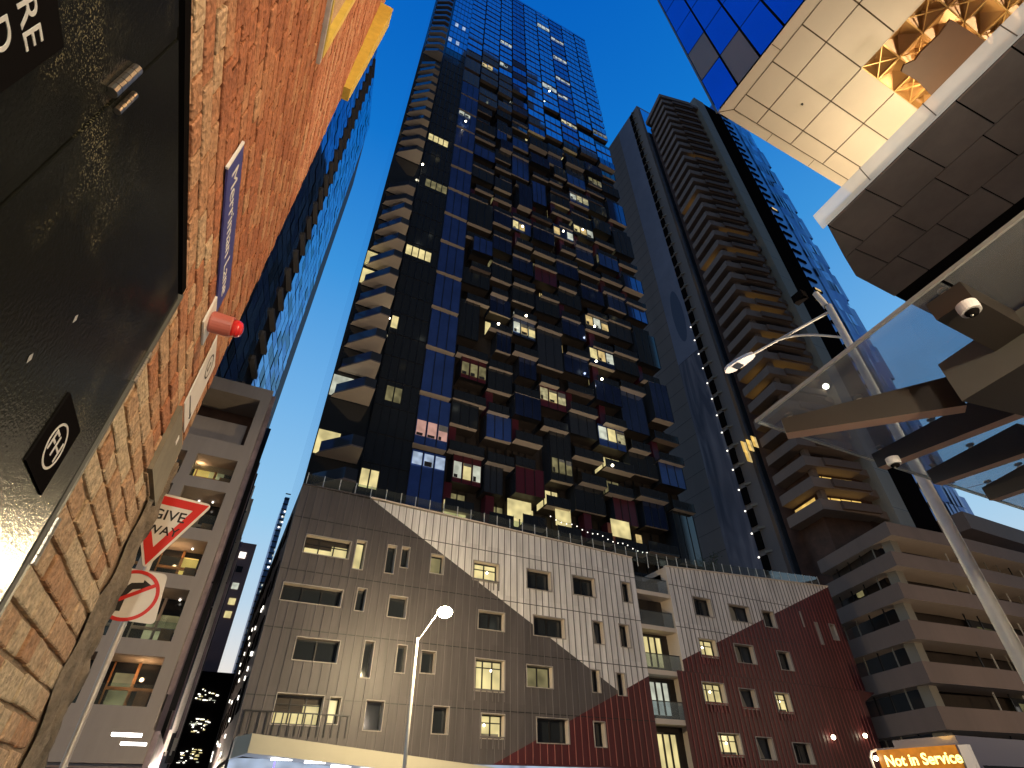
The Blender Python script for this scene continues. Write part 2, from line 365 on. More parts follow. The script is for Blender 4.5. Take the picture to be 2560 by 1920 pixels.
def text(name, body, size, origin, ux, uy, m, parent, depth=.002, align='LEFT', shear=0., bold=0.):
    cu = bpy.data.curves.new(name, 'FONT'); cu.body = body; cu.size = size; cu.extrude = depth; cu.align_x = align; cu.shear = shear; cu.offset = bold
    to = bpy.data.objects.new('t', cu); C.objects.link(to)
    dg = bpy.context.evaluated_depsgraph_get(); me = bpy.data.meshes.new_from_object(to.evaluated_get(dg)); bpy.data.objects.remove(to)
    ux = Vector(ux).normalized(); uy = Vector(uy).normalized(); uz = ux.cross(uy)
    root = parent
    while root.parent is not None: root = root.parent
    o0 = Vector(root.location)
    mt = Matrix((( ux.x, uy.x, uz.x, origin[0] - o0.x), (ux.y, uy.y, uz.y, origin[1] - o0.y), (ux.z, uy.z, uz.z, origin[2] - o0.z), (0, 0, 0, 1)))
    me.transform(mt); me.materials.clear(); me.materials.append(M[m])
    ob = bpy.data.objects.new(name, me); C.objects.link(ob); ob.parent = parent; return ob
def structure(o): o['kind'] = 'structure'; return o
def light(kind, loc, power, col, parent=None, size=.2, rot=None, spot=None, sx=None, sy=None, name='light'):
    L = bpy.data.lights.new(name, kind); L.energy = power; L.color = col
    if kind == 'AREA': L.shape = 'RECTANGLE'; L.size = sx; L.size_y = sy
    else: L.shadow_soft_size = size
    if kind == 'SPOT': L.spot_size = spot or R(120); L.spot_blend = .6
    o = bpy.data.objects.new(name, L); C.objects.link(o)
    o.location = Vector(loc) - (Vector(parent.location) if parent else Vector((0, 0, 0)))
    if rot: o.rotation_euler = rot
    if parent: o.parent = parent
    return o

# ================================================================== ground
structure(MB().box(-900, 900, -900, 900, -.5, 0, 'asphalt').build('ground'))
structure(MB().box(1.5, 80, 28.5, 32, .0, .13, 'paving').build('pavement'))
structure(MB().box(-.5, 12, -6, 3.2, .0, .13, 'paving').build('footpath'))
# ================================================================== brick corner building beside the camera
bw = thing('brick_building', 'weathered orange brick building filling the left edge, carrying the blue street name plate', 'building', (-.5, 1.5, 0))
XW = -.5; YE = 2.93; ZT = 13.0
b = MB(); b.box(-6, XW - .012, -5, YE - .01, 0, ZT, 'mortar'); b.build('mortar_wall', bw)
b = MB(); tone = []
rb = random.Random(3)
holes = [(-.2, 1.57, 1.2, 2.95), (.3, 1.68, 5.2, 7.3)]
pitch = .0862; zc = .1; row = 0
while zc < ZT - .1:
    header = row % 2 == 1
    L = .122 if header else .244
    y = YE - (.0 if header else 0.0) - (0 if not header else .0)
    off = .06 if header else 0
    y1 = YE - off
    if off: segs = [(YE, YE - off + .005)]
    else: segs = []
    while y1 > -1.4:
        y0 = y1 - L + (.014 if zc < 3.1 else .010)
        segs.append((y1, y0)); y1 -= L
    for (ya, yb_) in segs:
        lo, hi = min(ya, yb_), max(ya, yb_)
        if hi - lo < .01: continue
        if any(lo < h[1] and hi > h[0] and zc + .075 > h[2] and zc < h[3] for h in holes):
            for h in holes:
                if lo < h[1] < hi and zc + .075 > h[2] and zc < h[3]: lo = h[1] + .004
                elif lo < h[0] < hi and zc + .075 > h[2] and zc < h[3]: hi = h[0] - .004
            if any(lo < h[1] and hi > h[0] and zc + .075 > h[2] and zc < h[3] for h in holes): continue
        if zc < 2.62 and hi > YE - .30 + .02 * math.sin(zc * 9): hi = YE - .30 + rb.uniform(-.03, .03)
        if hi - lo < .02: continue
        lowz = zc < 3.1; d = rb.uniform(-.005, .005) if lowz else rb.uniform(-.0035, .0035); j = (lambda: rb.uniform(-.0036, .0036)) if lowz else (lambda: rb.uniform(-.0022, .0022)); bh = .0728 if lowz else .0765
        x = XW + d; e = .004
        k = len(b.v)
        P = [(XW - .02, lo + j(), zc + j()), (XW - .02, hi + j(), zc + j()), (XW - .02, hi + j(), zc + bh + j()), (XW - .02, lo + j(), zc + bh + j())]
        F = [(x, p[1] + (e if i in (0, 3) else -e), p[2] + (e if i in (0, 1) else -e)) for i, p in enumerate(P)]
        mid = [(x - .003, p[1], p[2]) for p in P]
        b.v += mid + F + P
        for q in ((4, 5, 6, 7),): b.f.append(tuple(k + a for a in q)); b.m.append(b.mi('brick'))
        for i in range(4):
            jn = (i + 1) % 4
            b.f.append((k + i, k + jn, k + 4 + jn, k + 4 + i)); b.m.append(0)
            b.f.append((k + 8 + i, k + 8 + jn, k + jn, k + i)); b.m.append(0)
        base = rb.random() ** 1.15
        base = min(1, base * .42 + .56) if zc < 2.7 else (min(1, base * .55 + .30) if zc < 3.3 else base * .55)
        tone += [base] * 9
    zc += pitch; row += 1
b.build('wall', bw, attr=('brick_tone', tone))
# crumbling cement render on the lower corner: a lumpy skin, not a flat strip
b = MB(); rr = random.Random(5); nz, ny = 60, 14
grid = []
for i in range(nz + 1):
    z = .1 + (2.98 - .1) * i / nz; rowv = []
    wid = .28 + .05 * math.sin(z * 7) + .03 * math.sin(z * 23 + 1)
    if z > 2.62: wid *= max(.12, (3.02 - z) / .4)
    for j in range(ny + 1):
        y = YE + .02 - wid * (1 - j / ny)
        x = XW + .012 + rr.uniform(-.006, .010) + .012 * math.sin(z * 19 + j) * (j / ny)
        if j == 0: x = XW + .001
        rowv.append((x, y, z))
    rowv.append((XW - .35, YE + .035 + rr.uniform(-.012, .012), z)); grid.append(rowv)
k = 0
for rv in grid: b.v += rv
w_ = ny + 2
for i in range(nz):
    for j in range(ny + 1):
        b.f.append((i * w_ + j, i * w_ + j + 1, (i + 1) * w_ + j + 1, (i + 1) * w_ + j)); b.m.append(b.mi('render_rough'))
b.build('corner_render', bw, smooth=True)
# upper window with yellow frame
b = MB(); y0, y1, za, zb = .3, 1.68, 5.2, 7.3; x = XW + .03
for q in ((y0, y0 + .05, za, zb), (y1 - .05, y1, za, zb), (y0 + .05, y1 - .05, za, za + .05), (y0 + .05, y1 - .05, zb - .05, zb), (y0 + .05, y1 - .05, 6.3, 6.34)):
    b.box(XW - .06, x, q[0], q[1], q[2], q[3], 'yellow_paint')
fw = b.build('window', bw)
MB().box(XW - .05, XW - .03, y0 + .05, y1 - .05, za + .05, zb - .05, 'glass_mirror').build('pane', fw)
MB().box(XW - .03, XW + .025, y0 - .06, y1 + .02, za - .05, za - .004, 'galv').build('sill', fw)
# yellow hopper window standing open at the corner
b = MB(); b.hexa([(XW, 2.80, 7.25), (XW + .07, 2.80, 7.25), (XW + .07, 2.93, 7.25), (XW, 2.93, 7.25)], [(XW + .0, 2.7, 9.5), (XW + .16, 2.7, 9.5), (XW + .16, 2.93, 9.5), (XW + .0, 2.93, 9.5)], 'yellow_paint')
b.build('open_window', bw)

# fire cabinet
XC = -.46
cb = thing('fire_cabinet', 'black glossy hydrant cabinet bolted to the brick wall, lettered FIRE, filling the upper left corner', 'cabinet', (-.5, .7, 1.2))
b = MB(); b.box(XW - .02, XC - .008, -.6, 1.56, 1.2, 2.93, 'black_paint'); b.build('body', cb)
MB().box(XW, XC + .006, 1.56, 1.577, 1.2, 2.935, 'steel_grey').build('edge_strip', cb)
MB().box(XW, XC + .004, -.6, 1.56, 2.93, 2.965, 'black_matt').build('top_flange', cb)
d1 = MB().box(XC - .008, XC, -.6, .683, 1.2, 2.905, 'black_paint').build('door', cb)
MB().box(XC - .008, XC - .003, .688, .708, 1.2, 2.905, 'black_paint').build('hinge_rail', cb)
d2 = MB().box(XC - .008, XC, .713, 1.555, 1.2, 2.905, 'black_paint').build('door', cb)
def knuckle(y, z0, z1, par, r=.011):
    b = MB(); n = 5
    for i in range(n):
        a = z0 + (z1 - z0) * i / n; e = z0 + (z1 - z0) * (i + 1) / n - .0015
        b.tube([(XC + .006, y, a), (XC + .006, y, e)], r, 'steel', 12)
    b.build('hinge', par, smooth=False)
knuckle(.683, 2.586, 2.69, d1, .010); knuckle(.727, 2.60, 2.675, d2, .0065)
knuckle(1.566, 2.56, 2.675, cb, .007); knuckle(1.580, 2.03, 2.145, cb, .009)
# small chips in the paint
b = MB()
for (px, py) in ((460, 480), (180, 722)):
    y, z = pX(*z2(px, py), XC); b.poly([(XC + .001, y - .006, z), (XC + .001, y + .002, z - .012), (XC + .001, y + .008, z + .002), (XC + .001, y, z + .012)], 'small_chip' if 'small_chip' in M else 'galv')
b.build('paint_chip', d2)
# FH plate
pl = MB().box(XC, XC + .004, 1.245, 1.415, 2.131, 2.300, 'black_matt').build('hydrant_plate', cb)
b = MB(); cy, cz, n = 1.332, 2.212, 40
for i in range(n):
    a0, a1 = 2 * math.pi * i / n, 2 * math.pi * (i + 1) / n
    ro, ri = .052, .046; x = XC + .0048
    b.hexa([(XC + .0041, cy + ri * math.cos(a0), cz + ri * math.sin(a0)), (XC + .0041, cy + ro * math.cos(a0), cz + ro * math.sin(a0)), (XC + .0041, cy + ro * math.cos(a1), cz + ro * math.sin(a1)), (XC + .0041, cy + ri * math.cos(a1), cz + ri * math.sin(a1))],
           [(x, cy + ri * math.cos(a0), cz + ri * math.sin(a0)), (x, cy + ro * math.cos(a0), cz + ro * math.sin(a0)), (x, cy + ro * math.cos(a1), cz + ro * math.sin(a1)), (x, cy + ri * math.cos(a1), cz + ri * math.sin(a1))], 'white_text')
b.build('ring', pl)
text('lettering', 'FH', .068, (XC + .0045, cy, cz - .023), (0, 1, 0), (0, 0, 1), 'white_text', pl, .0004, 'CENTER')
fp = MB().box(XC, XC + .003, -.3, .56, 2.28, 2.47, 'black_matt').build('name_plate', cb)
text('lettering', 'FIRE', .060, (XC + .0036, .534, 2.381), (0, 1, 0), (0, 0, 1), 'white_text', fp, .0004, 'RIGHT')
text('lettering', 'D', .060, (XC + .0036, .517, 2.318), (0, 1, 0), (0, 0, 1), 'white_text', fp, .0004, 'RIGHT')

# street name plate
sg = thing('street_sign', 'blue street name plate reading Merriman Lane screwed flat to the orange brick', 'sign', (XW, 1.8, 3.46))
st = MB().box(XW + .004, XW + .012, 1.41, 2.24, 3.46, 3.65, 'sign_blue').build('plate', sg)
MB().box(XW + .003, XW + .013, 1.400, 1.41, 3.457, 3.653, 'sign_white').build('edge', sg)
text('lettering', 'Merriman Lane', .118, (XW + .0125, 1.825, 3.517), (0, 1, 0), (0, 0, 1), 'sign_white', sg, .0006, 'CENTER')
# strobe
bc = thing('alarm_strobe', 'round red strobe light on a square white plate just past the blue name plate', 'alarm light', (XW, 2.2, 3.37))
MB().box(XW + .003, XW + .012, 2.115, 2.285, 3.285, 3.455, 'sign_white').build('back_plate', bc)
MB().tube([(XW + .012, 2.2, 3.37), (XW + .02, 2.2, 3.37), (XW + .105, 2.2, 3.37), (XW + .11, 2.2, 3.37)], [.046, .052, .05, .047], 'pink_plastic', 24).build('housing', bc, smooth=False)
MB().tube([(XW + .11, 2.2, 3.37), (XW + .135, 2.2, 3.37), (XW + .15, 2.2, 3.37), (XW + .156, 2.2, 3.37)], [.043, .042, .032, .012], 'red_lens', 24).build('lens', bc, smooth=True)
# parking sign
pk = thing('parking_sign', 'tall white parking sign with black ringed symbol and arrow, below the red strobe', 'sign', (XW, 2.6, 3.1))
MB().box(XW + .004, XW + .008, 2.49, 2.77, 3.08, 3.525, 'sign_white').build('panel', pk)
b = MB(); cy, cz = 2.635, 3.42
for i in range(32):
    a0, a1 = 2 * math.pi * i / 32, 2 * math.pi * (i + 1) / 32
    q = lambda r, a: (cy + r * math.cos(a), cz + r * math.sin(a))
    b.poly([(XW + .0092, *q(.058, a0)), (XW + .0092, *q(.070, a0)), (XW + .0092, *q(.070, a1)), (XW + .0092, *q(.058, a1))], 'sign_black')
b.box(XW + .008, XW + .009, 2.53, 2.72, 3.145, 3.157, 'sign_black')
b.poly([(XW + .0092, 2.71, 3.128), (XW + .0092, 2.745, 3.151), (XW + .0092, 2.71, 3.174)], 'sign_black')
b.build('symbol', pk); text('lettering', 'S', .085, (XW + .0088, cy, cz - .03), (0, 1, 0), (0, 0, 1), 'sign_black', pk, .0003, 'CENTER')
# metal conduit box
cx = thing('junction_box', 'flat dull olive metal box on the brick under the white parking sign', 'junction box', (XW, 2.6, 2.7))
MB().box(XW, XW + .022, 2.41, 2.80, 2.69, 3.015, 'box_olive').build('cover', cx)
MB().box(XW + .022, XW + .024, 2.60, 2.63, 2.93, 2.97, 'sign_white').build('sticker', cx)

# ================================================================== regulatory signs on a pole
gp = thing('sign_post', 'galvanised pole past the brick corner carrying the give way triangle above the turn ban', 'road sign', (-.62, 4, 0))
YS = 4.0
pb, pt_ = pY(*z3(570, 1200), YS), pY(*z3(900, 420), YS)
dx = (pt_[0] - pb[0]) / (pt_[1] - pb[1])
MB().tube([(pb[0] - dx * pb[1], YS + .045, 0), (pt_[0] + dx * .45, YS + .045, pt_[1] + .45)], .017, 'galv', 14).build('pole', gp)
A = Vector((pY(*z3(1300, 45), YS)[0], 0, pY(*z3(1300, 45), YS)[1])); Bv = Vector((pY(*z3(885, 430), YS)[0], 0, pY(*z3(885, 430), YS)[1]))
def rounded(cs, r, n=5):
    outp = []; m = len(cs)
    for i in range(m):
        p, a, c = Vector(cs[i]), Vector(cs[i - 1]), Vector(cs[(i + 1) % m]); u = (a - p).normalized(); w = (c - p).normalized()
        s0, s1 = p + u * r, p + w * r
        for k_ in range(n + 1):
            t = k_ / n; outp.append(s0 * (1 - t) ** 2 + p * 2 * t * (1 - t) + s1 * t * t)
    return outp
def flat(cs, y, th, m, b): b.hexa([(p[0], y, p[1]) for p in cs], [(p[0], y + th, p[1]) for p in cs], m)
ax, az = A.x + .012, A.z + .005; bx, bz = Bv.x, Bv.z - .015
hw = ax - bx; apex = (bx, bz); tr_ = (ax, az); tl_ = (bx - hw, az + .03)
def inset(cs, f):
    g = (Vector(cs[0]) + Vector(cs[1]) + Vector(cs[2])) / 3; return [g + (Vector(c) - g) * f for c in cs]
tri = [apex, tr_, tl_]
gs = MB(); flat(rounded(tri, .05), YS, .004, 'sign_white', gs); g_ = gs.build('give_way_sign', gp)
q = MB(); o_ = inset(tri, .90); i_ = inset(tri, .56)
for k_ in range(3):
    a, c, d, e = o_[k_], o_[(k_ + 1) % 3], i_[(k_ + 1) % 3], i_[k_]
    q.hexa([(p[0], YS - .002, p[1]) for p in (a, c, d, e)], [(p[0], YS - .0004, p[1]) for p in (a, c, d, e)], 'sign_red')
q.build('border', g_)
gz = az - .115
text('lettering', 'GIVE', .098, (bx + .012, YS - .0015, gz - .045), (1, 0, -.03), (0, 0, 1), 'sign_black', g_, .0008, 'CENTER', bold=.0012)
text('lettering', 'WAY', .082, (bx + .010, YS - .0015, gz - .145), (1, 0, -.03), (0, 0, 1), 'sign_black', g_, .0008, 'CENTER', bold=.001)
# turn ban
x1, zT = pY(*z3(1032, 470), YS); x1b, zB = pY(*z3(925, 775), YS); xl_ = x1 - .335
qd = [(x1b - .335 + .02, zB + .01), (x1b + .02, zB), (x1 , zT), (xl_, zT + .01)]
ns = MB(); flat(rounded(qd, .03), YS, .004, 'sign_white', ns); n_ = ns.build('turn_ban_sign', gp)
cx_, cz_ = (x1 + x1b) / 2 - .335 / 2 + .01, (zT + zB) / 2
q = MB(); RO, RI = .150, .130
for i in range(48):
    a0, a1 = 2 * math.pi * i / 48, 2 * math.pi * (i + 1) / 48
    pts = [(cx_ + r_ * math.cos(a), cz_ + r_ * math.sin(a)) for r_, a in ((RI, a0), (RO, a0), (RO, a1), (RI, a1))]
    q.hexa([(p[0], YS - .003, p[1]) for p in pts], [(p[0], YS - .0004, p[1]) for p in pts], 'sign_red')
s2 = .011
a45 = math.radians(33); d_ = Vector((math.cos(a45), math.sin(a45))); nn = Vector((-d_.y, d_.x)) * s2; cc = Vector((cx_, cz_))
pts = [cc - d_ * RI - nn, cc + d_ * RI - nn, cc + d_ * RI + nn, cc - d_ * RI + nn]
q.hexa([(p[0], YS - .0045, p[1]) for p in pts], [(p[0], YS - .0031, p[1]) for p in pts], 'sign_red'); q.build('ban_ring', n_)
q = MB(); arr = [(-.055, -.095), (-.02, -.095), (-.02, 0.0), (.0, .035), (.04, .043), (.04, .028), (.10, .062), (.04, .096), (.04, .080), (-.02, .070), (-.05, .035), (-.055, 0)]
k_ = [(cx_ + a, cz_ + c) for a, c in arr]
q.hexa([(p[0], YS - .0022, p[1]) for p in k_], [(p[0], YS - .0004, p[1]) for p in k_], 'sign_black'); q.build('arrow', n_)
# ================================================================== beige apartment block on the far corner of the lane
bb = thing('apartment_block', 'beige concrete framed apartment block with deep timber lined balconies behind the give way sign', 'building', (-6, 40, 0))
YB = 35.0; XR = -2.02
k35 = 35 / 22.
zl = lambda z: (z - 1.6) * k35 + 1.6
beams = [(3.91, .95), (5.77, .75), (7.90, .75), (9.62, .70), (11.61, .70), (13.36, 1.2), (16.39, 1.05)]   # (top at Y=22, thickness)
b = MB()
b.box(-22, XR - .02, YB + 2.6, YB + 60, 0, 25.0, 'brown_recess')
b.build('rear_wall', bb)
fl = []
for i, (zt_, th) in enumerate(beams):
    z1_ = zl(zt_); z0_ = z1_ - th
    MB().box(-22, XR, YB, YB + 2.6, z0_, z1_, 'beige').build('floor_beam', bb); fl.append((z0_, z1_))
for i in range(len(fl) - 1):
    zb_, zt_ = fl[i][1], fl[i + 1][0]
    if i == 5: continue
    b = MB(); b.box(XR - .62, XR, YB, YB + .6, zb_, zt_, 'beige')
    for xp in (-5.3, -9.4, -13.5):
        b.box(xp - .3, xp + .3, YB, YB + .6, zb_, zt_, 'beige')
    build_each(b, 'pier', bb)
    # timber framed glazing in the recess
    b = MB()
    for x0, x1 in ((-5.0, XR - .62), (-9.1, -5.6), (-13.2, -9.7)):
        tm = 'timber' if (i + int(x0)) % 2 else 'beige'  # orange lamplight on the frames put into the timber colour
        for k_ in range(3):
            xx = x0 + (x1 - x0) * k_ / 2; b.box(max(x0, xx - .07), min(x1, xx + .07), YB + 2.2, YB + 2.34, zb_, zt_, tm)
        b.box(x0, x1, YB + 2.19, YB + 2.35, zb_ + .9, zb_ + 1.05, tm)
    b.build('window_frame', bb)
    b = MB().box(-13.2, XR - .7, YB + 2.4, YB + 2.46, zb_, zt_, 'glass_dark'); b.build('glazing', bb)
    MB().box(-13.2, XR - .66, YB + .15, YB + .18, zb_, zb_ + .95, 'clear_glass').build('balustrade', bb)
    xq = -4.8 + (i * 37 % 11) * .12; MB().box(xq, xq + .9, YB + 2.36, YB + 2.38, zb_ + .1, zb_ + 1.7, ('lit_dim', 'lit_soft', 'lit_amber')[i % 3]).build('lit_window', bb)
    MB().box(-3.4, -2.8, YB + 1.2, YB + 1.7, zb_ + .01, zb_ + .8, 'timber').build('planter_box', bb)
# blank panel under the parapet
MB().box(-22, XR - .9, YB + .9, YB + 1.0, fl[5][1] , fl[5][1] + 2.0, 'beige').build('upper_panel', bb)
MB().box(XR - .62, XR, YB, YB + .6, fl[5][1], fl[6][0], 'beige').build('pier', bb)
for (x, z, mt) in ((-4.2, 18.6, 'lit_amber'), (-3.1, 9.2, 'lit_dim')):
    MB().box(x - .9, x + .5, YB + 2.36, YB + 2.38, z, z + .8, mt).build('lit_window', bb)
for (x, y, z) in ((-3.3, YB + 1.6, fl[4][0] - .09), (-4.1, YB + 1.8, fl[4][0] - .09), (-3.1, YB + 1.9, fl[2][0] - .09), (-3.4, YB + 1.4, fl[3][0] - .09)):
    MB().ball((x, y, z), .07, 'small_white', 8).build('downlight', bb)
# fins along the lane side
b = MB(); rf = random.Random(11)
for i in range(34):
    y = YB + .8 + i * 1.3; pr = rf.uniform(.08, .5); fm = rf.choice(('mullion', 'fin_purple', 'fin_gold', 'galv', 'fin_purple', 'mullion', 'glass_dusk')); z0 = zl(3.9) - 1.0 + rf.uniform(0, 2)
    zz = z0
    while zz < 24:
        h = rf.uniform(2.6, 5.5); a = rf.uniform(-.55, .55)
        ze = min(zz + h, 25)
        b.hexa([(XR, y, zz), (XR + pr, y, zz), (XR + pr, y + .07, zz), (XR, y + .07, zz)], [(XR, y + a, ze), (XR + pr, y + a, ze), (XR + pr, y + a + .07, ze), (XR, y + a + .07, ze)], fm)
        zz += h
b.build('side_fins', bb, kind='stuff')
MB().box(XR - .05, XR - .01, YB + .6, YB + 45, 3, 25, 'dark_wall').build('side_wall', bb)
b = MB()
for i in range(40):
    y = YB + 2 + rf.uniform(0, 34); z = rf.uniform(4, 22); b.box(XR + .0, XR + .05, y, y + .35, z, z + .25, 'lit_dim' if rf.random() < .6 else 'lit_amber')
build_each(b, 'side_window', bb)
# ground floor: loading bay soffit, fluorescent fittings
MB().box(-22, XR + .1, YB - .4, YB + 2.6, 3.0, 4.33, 'beige').build('street_beam', bb)
MB().box(-9, XR + .05, YB + .3, YB + 16, 2.9, 2.99, 'shop_ceiling').build('bay_soffit', bb)
MB().box(XR + .1, XR + .35, YB - .1, YB + 12, 2.6, 4.3, 'fin_purple').build('side_fascia', bb)  # purple light falling on the fascia put into its colour
b = MB()
tt = pZ(*z3(700, 1420), 2.95); t2 = pZ(*z3(880, 1425), 2.95)
for (ya) in (0, .55):
    MB().box(tt[0], t2[0], tt[1] - .1 + ya * 5, tt[1] + .15 + ya * 5, 2.82, 2.88, 'tube_light').build('tube_fitting', bb)
for i in range(5):
    MB().box(-3.2 , -2.5, YB + 4 + i * 2.4, YB + 4.2 + i * 2.4, 2.82, 2.88, 'tube_light').build('tube_fitting', bb)
light('AREA', (-4.2, YB + 3, 2.78), 500, (1, .93, .75), bb, sx=4, sy=4, name='bay_light')

for (x, z, pw_) in ((-3.6, fl[0][1] + 1.6, 40), (-4.6, fl[1][1] + 1.6, 12), (-4.2, fl[2][1] + 1.4, 30), (-3.6, fl[3][1] + 1.4, 6), (-4.8, fl[4][1] + 1.4, 22)):
    light('POINT', (x, YB + 1.4, z), pw_, (1, .62, .30), bb, size=.1, name='balcony_light')
ll = thing('lane_fill_lamp', 'added low fill lamp between the apartment block and the podium, below the picture edge', 'street lamp', (-.2, 47, 0))
MB().tube([(-.2, 47, 0), (-.2, 47, 2.6)], .05, 'pole_paint', 10).build('pole', ll); MB().ball((-.2, 47, 2.75), .16, 'tube_light', 10).build('bulb', ll)
light('POINT', (-.2, 46.6, 2.9), 2200, (1, .80, .62), ll, size=.2, name='lane_fill_light')  # added fill light for the lane fins and podium side
# dark glass tower above it
gt = thing('glass_tower', 'dark blue glass tower with slanting top edge rising behind the orange brick wall', 'tower', (-10, 60, 0))
P0, P1, P2 = (-8.6, 26.0 + 2), (-3.42, 60.0), (-3.2, 75)
d = Vector((P1[0] - P0[0], P1[1] - P0[1], 0)); Ld = d.length; d /= Ld; nrm = Vector((d.y, -d.x, 0))
H1 = 112.
b = MB(); b.prism([P0, P1, P2, (-30, 75), (-30, 28)], 25.3, H1, 'dark_wall'); b.build('core', gt)
rg = random.Random(21); b = MB(); bm = MB(); nb = 20; fh = 3.3; nf = int((H1 - 25.3) / fh)
bd = MB()
for j in range(nb):
    s0, s1 = Ld * j / nb, Ld * (j + 1) / nb
    rec = j in (11, 12)
    for i in range(nf):
        z0 = 25.3 + i * fh; o1 = .25 if not rec else -.4
        if rec:
            a = Vector((P0[0], P0[1], 0)) + d * s0 + nrm * .05; c = Vector((P0[0], P0[1], 0)) + d * s1 + nrm * .05
            bd.hexa([(a.x, a.y, z0), (c.x, c.y, z0), (c.x + nrm.x * .5, c.y + nrm.y * .5, z0), (a.x + nrm.x * .5, a.y + nrm.y * .5, z0)], [(a.x, a.y, z0 + .5), (c.x, c.y, z0 + .5), (c.x + nrm.x * .5, c.y + nrm.y * .5, z0 + .5), (a.x + nrm.x * .5, a.y + nrm.y * .5, z0 + .5)], 'slab_grey'); continue
        halves = 2
        for h_ in range(halves):
            za = z0 + .1 + h_ * fh / 2; zb_ = za + fh / 2 - .12
            a = Vector((P0[0], P0[1], 0)) + d * (s0 + .05); c = Vector((P0[0], P0[1], 0)) + d * (s1 - .05)
            t0 = rg.choice((.24, .25, .26, .30)); t1 = t0 + rg.uniform(-.012, .012)
            mt = 'glass_mirror' if rg.random() < (.72 if z0 > 45 else .35) else ('glass_navy' if rg.random() < .6 else 'glass_dark')
            b.poly([(a.x + nrm.x * t0, a.y + nrm.y * t0, za), (c.x + nrm.x * t1, c.y + nrm.y * t1, za), (c.x + nrm.x * t1, c.y + nrm.y * t1, zb_), (a.x + nrm.x * t0, a.y + nrm.y * t0, zb_)], mt)
    a = Vector((P0[0], P0[1], 0)) + d * s0
    bm.bar((a.x + nrm.x * .42, a.y + nrm.y * .42, 25.3), (a.x + nrm.x * .42, a.y + nrm.y * .42, H1), .05, .08, 'mullion')
b.build('window_panes', gt, kind='stuff'); build_each(bd, 'recessed_slab', gt)
MB().box(-9.5, -8.7, 40, 60, H1, H1 + 5, 'slab_grey').build('roof_plant', gt)

# ================================================================== far end of the lane
fb = thing('brown_tower_block', 'plain brown tower block with a few small lit windows down the lane', 'building', (-3, 100, 0))
MB().box(-9, 0.0, 100, 118, 0, 36.9, 'far_brown').build('walls', fb)
for (px, py, mt) in ((1490, 350, 'small_white'), (1470, 437, 'glass_dark'), (1445, 540, 'lit_white'), (1425, 635, 'lit_warm'), (1400, 715, 'lit_warm')):
    x, z = pY(*z3(px, py), 99.9); MB().box(x - .5, x + .5, 99.9, 99.98, z - .5, z + .5, mt).build('window', fb)
ft = thing('distant_tower', 'slim navy office tower with scattered pinprick lights, narrow stepped top, at the lane end', 'tower', (4, 110, 0))
b = MB(); b.box(2.5, 4.7, 110, 125, 0, 51, 'far_blue'); b.box(4.7, 9, 110, 125, 0, 53, 'far_blue'); b.build('walls', ft)
b = MB()
for i in range(44): b.box(2.42, 9.02, 109.85, 109.99, 3 + i * 1.13, 3.2 + i * 1.13, 'mullion')
build_each(b, 'floor_band', ft)
b = MB(); rt = random.Random(4)
for i in range(70):
    x = rt.uniform(2.6, 4.6); z = 3.6 + 1.13 * rt.randrange(2, 41); b.box(x, x + rt.uniform(.15, .4), 109.75, 109.84, z, z + .3, 'small_white' if rt.random() < .5 else 'lit_white')
b.build('lit_windows', ft, kind='stuff')
cp = thing('parking_structure', 'low dark parking building with rows of glittering lit decks closing the lane', 'building', (1, 90, 0))
MB().box(-2.2, 3.4, 90, 96, 0, 15.5, 'black_matt').build('walls', cp)
rp = random.Random(8)
for zd in (12.6, 9.3, 6.1, 3.0, 1.0):
    b = MB()
    for i in range(26):
        x = -1.7 + rp.uniform(0, 2.5); z = zd + rp.uniform(-.75, .75); w = rp.uniform(.06, .5)
        b.box(x, x + w, 89.8, 89.95, z, z + rp.uniform(.04, .13), 'small_white' if rp.random() < .45 else ('lit_warm' if rp.random() < .7 else 'lit_white'))
    b.build('deck_lights', cp, kind='stuff')

# ================================================================== podium building with pleated metal cladding
YP = 32.0
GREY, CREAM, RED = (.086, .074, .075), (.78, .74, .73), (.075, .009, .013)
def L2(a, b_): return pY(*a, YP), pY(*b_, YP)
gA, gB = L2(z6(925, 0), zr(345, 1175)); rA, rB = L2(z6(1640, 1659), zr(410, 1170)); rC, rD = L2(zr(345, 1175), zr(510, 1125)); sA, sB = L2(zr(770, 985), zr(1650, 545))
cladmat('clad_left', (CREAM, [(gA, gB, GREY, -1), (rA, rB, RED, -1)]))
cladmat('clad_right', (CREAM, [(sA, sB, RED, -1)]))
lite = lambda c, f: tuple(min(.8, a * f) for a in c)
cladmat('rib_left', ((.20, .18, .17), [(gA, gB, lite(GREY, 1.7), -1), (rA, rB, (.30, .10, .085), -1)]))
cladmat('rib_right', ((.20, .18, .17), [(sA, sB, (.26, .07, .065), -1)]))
pd = thing('podium_building', 'podium clad in grey, cream and dark red metal behind the lit street lamp', 'building', (25, 34, 0))
def rect(f, a, c):
    (xa, za), (xb, zb_) = pY(*f(*a), YP), pY(*f(*c), YP); return (min(xa, xb), max(xa, xb), min(za, zb_), max(za, zb_))
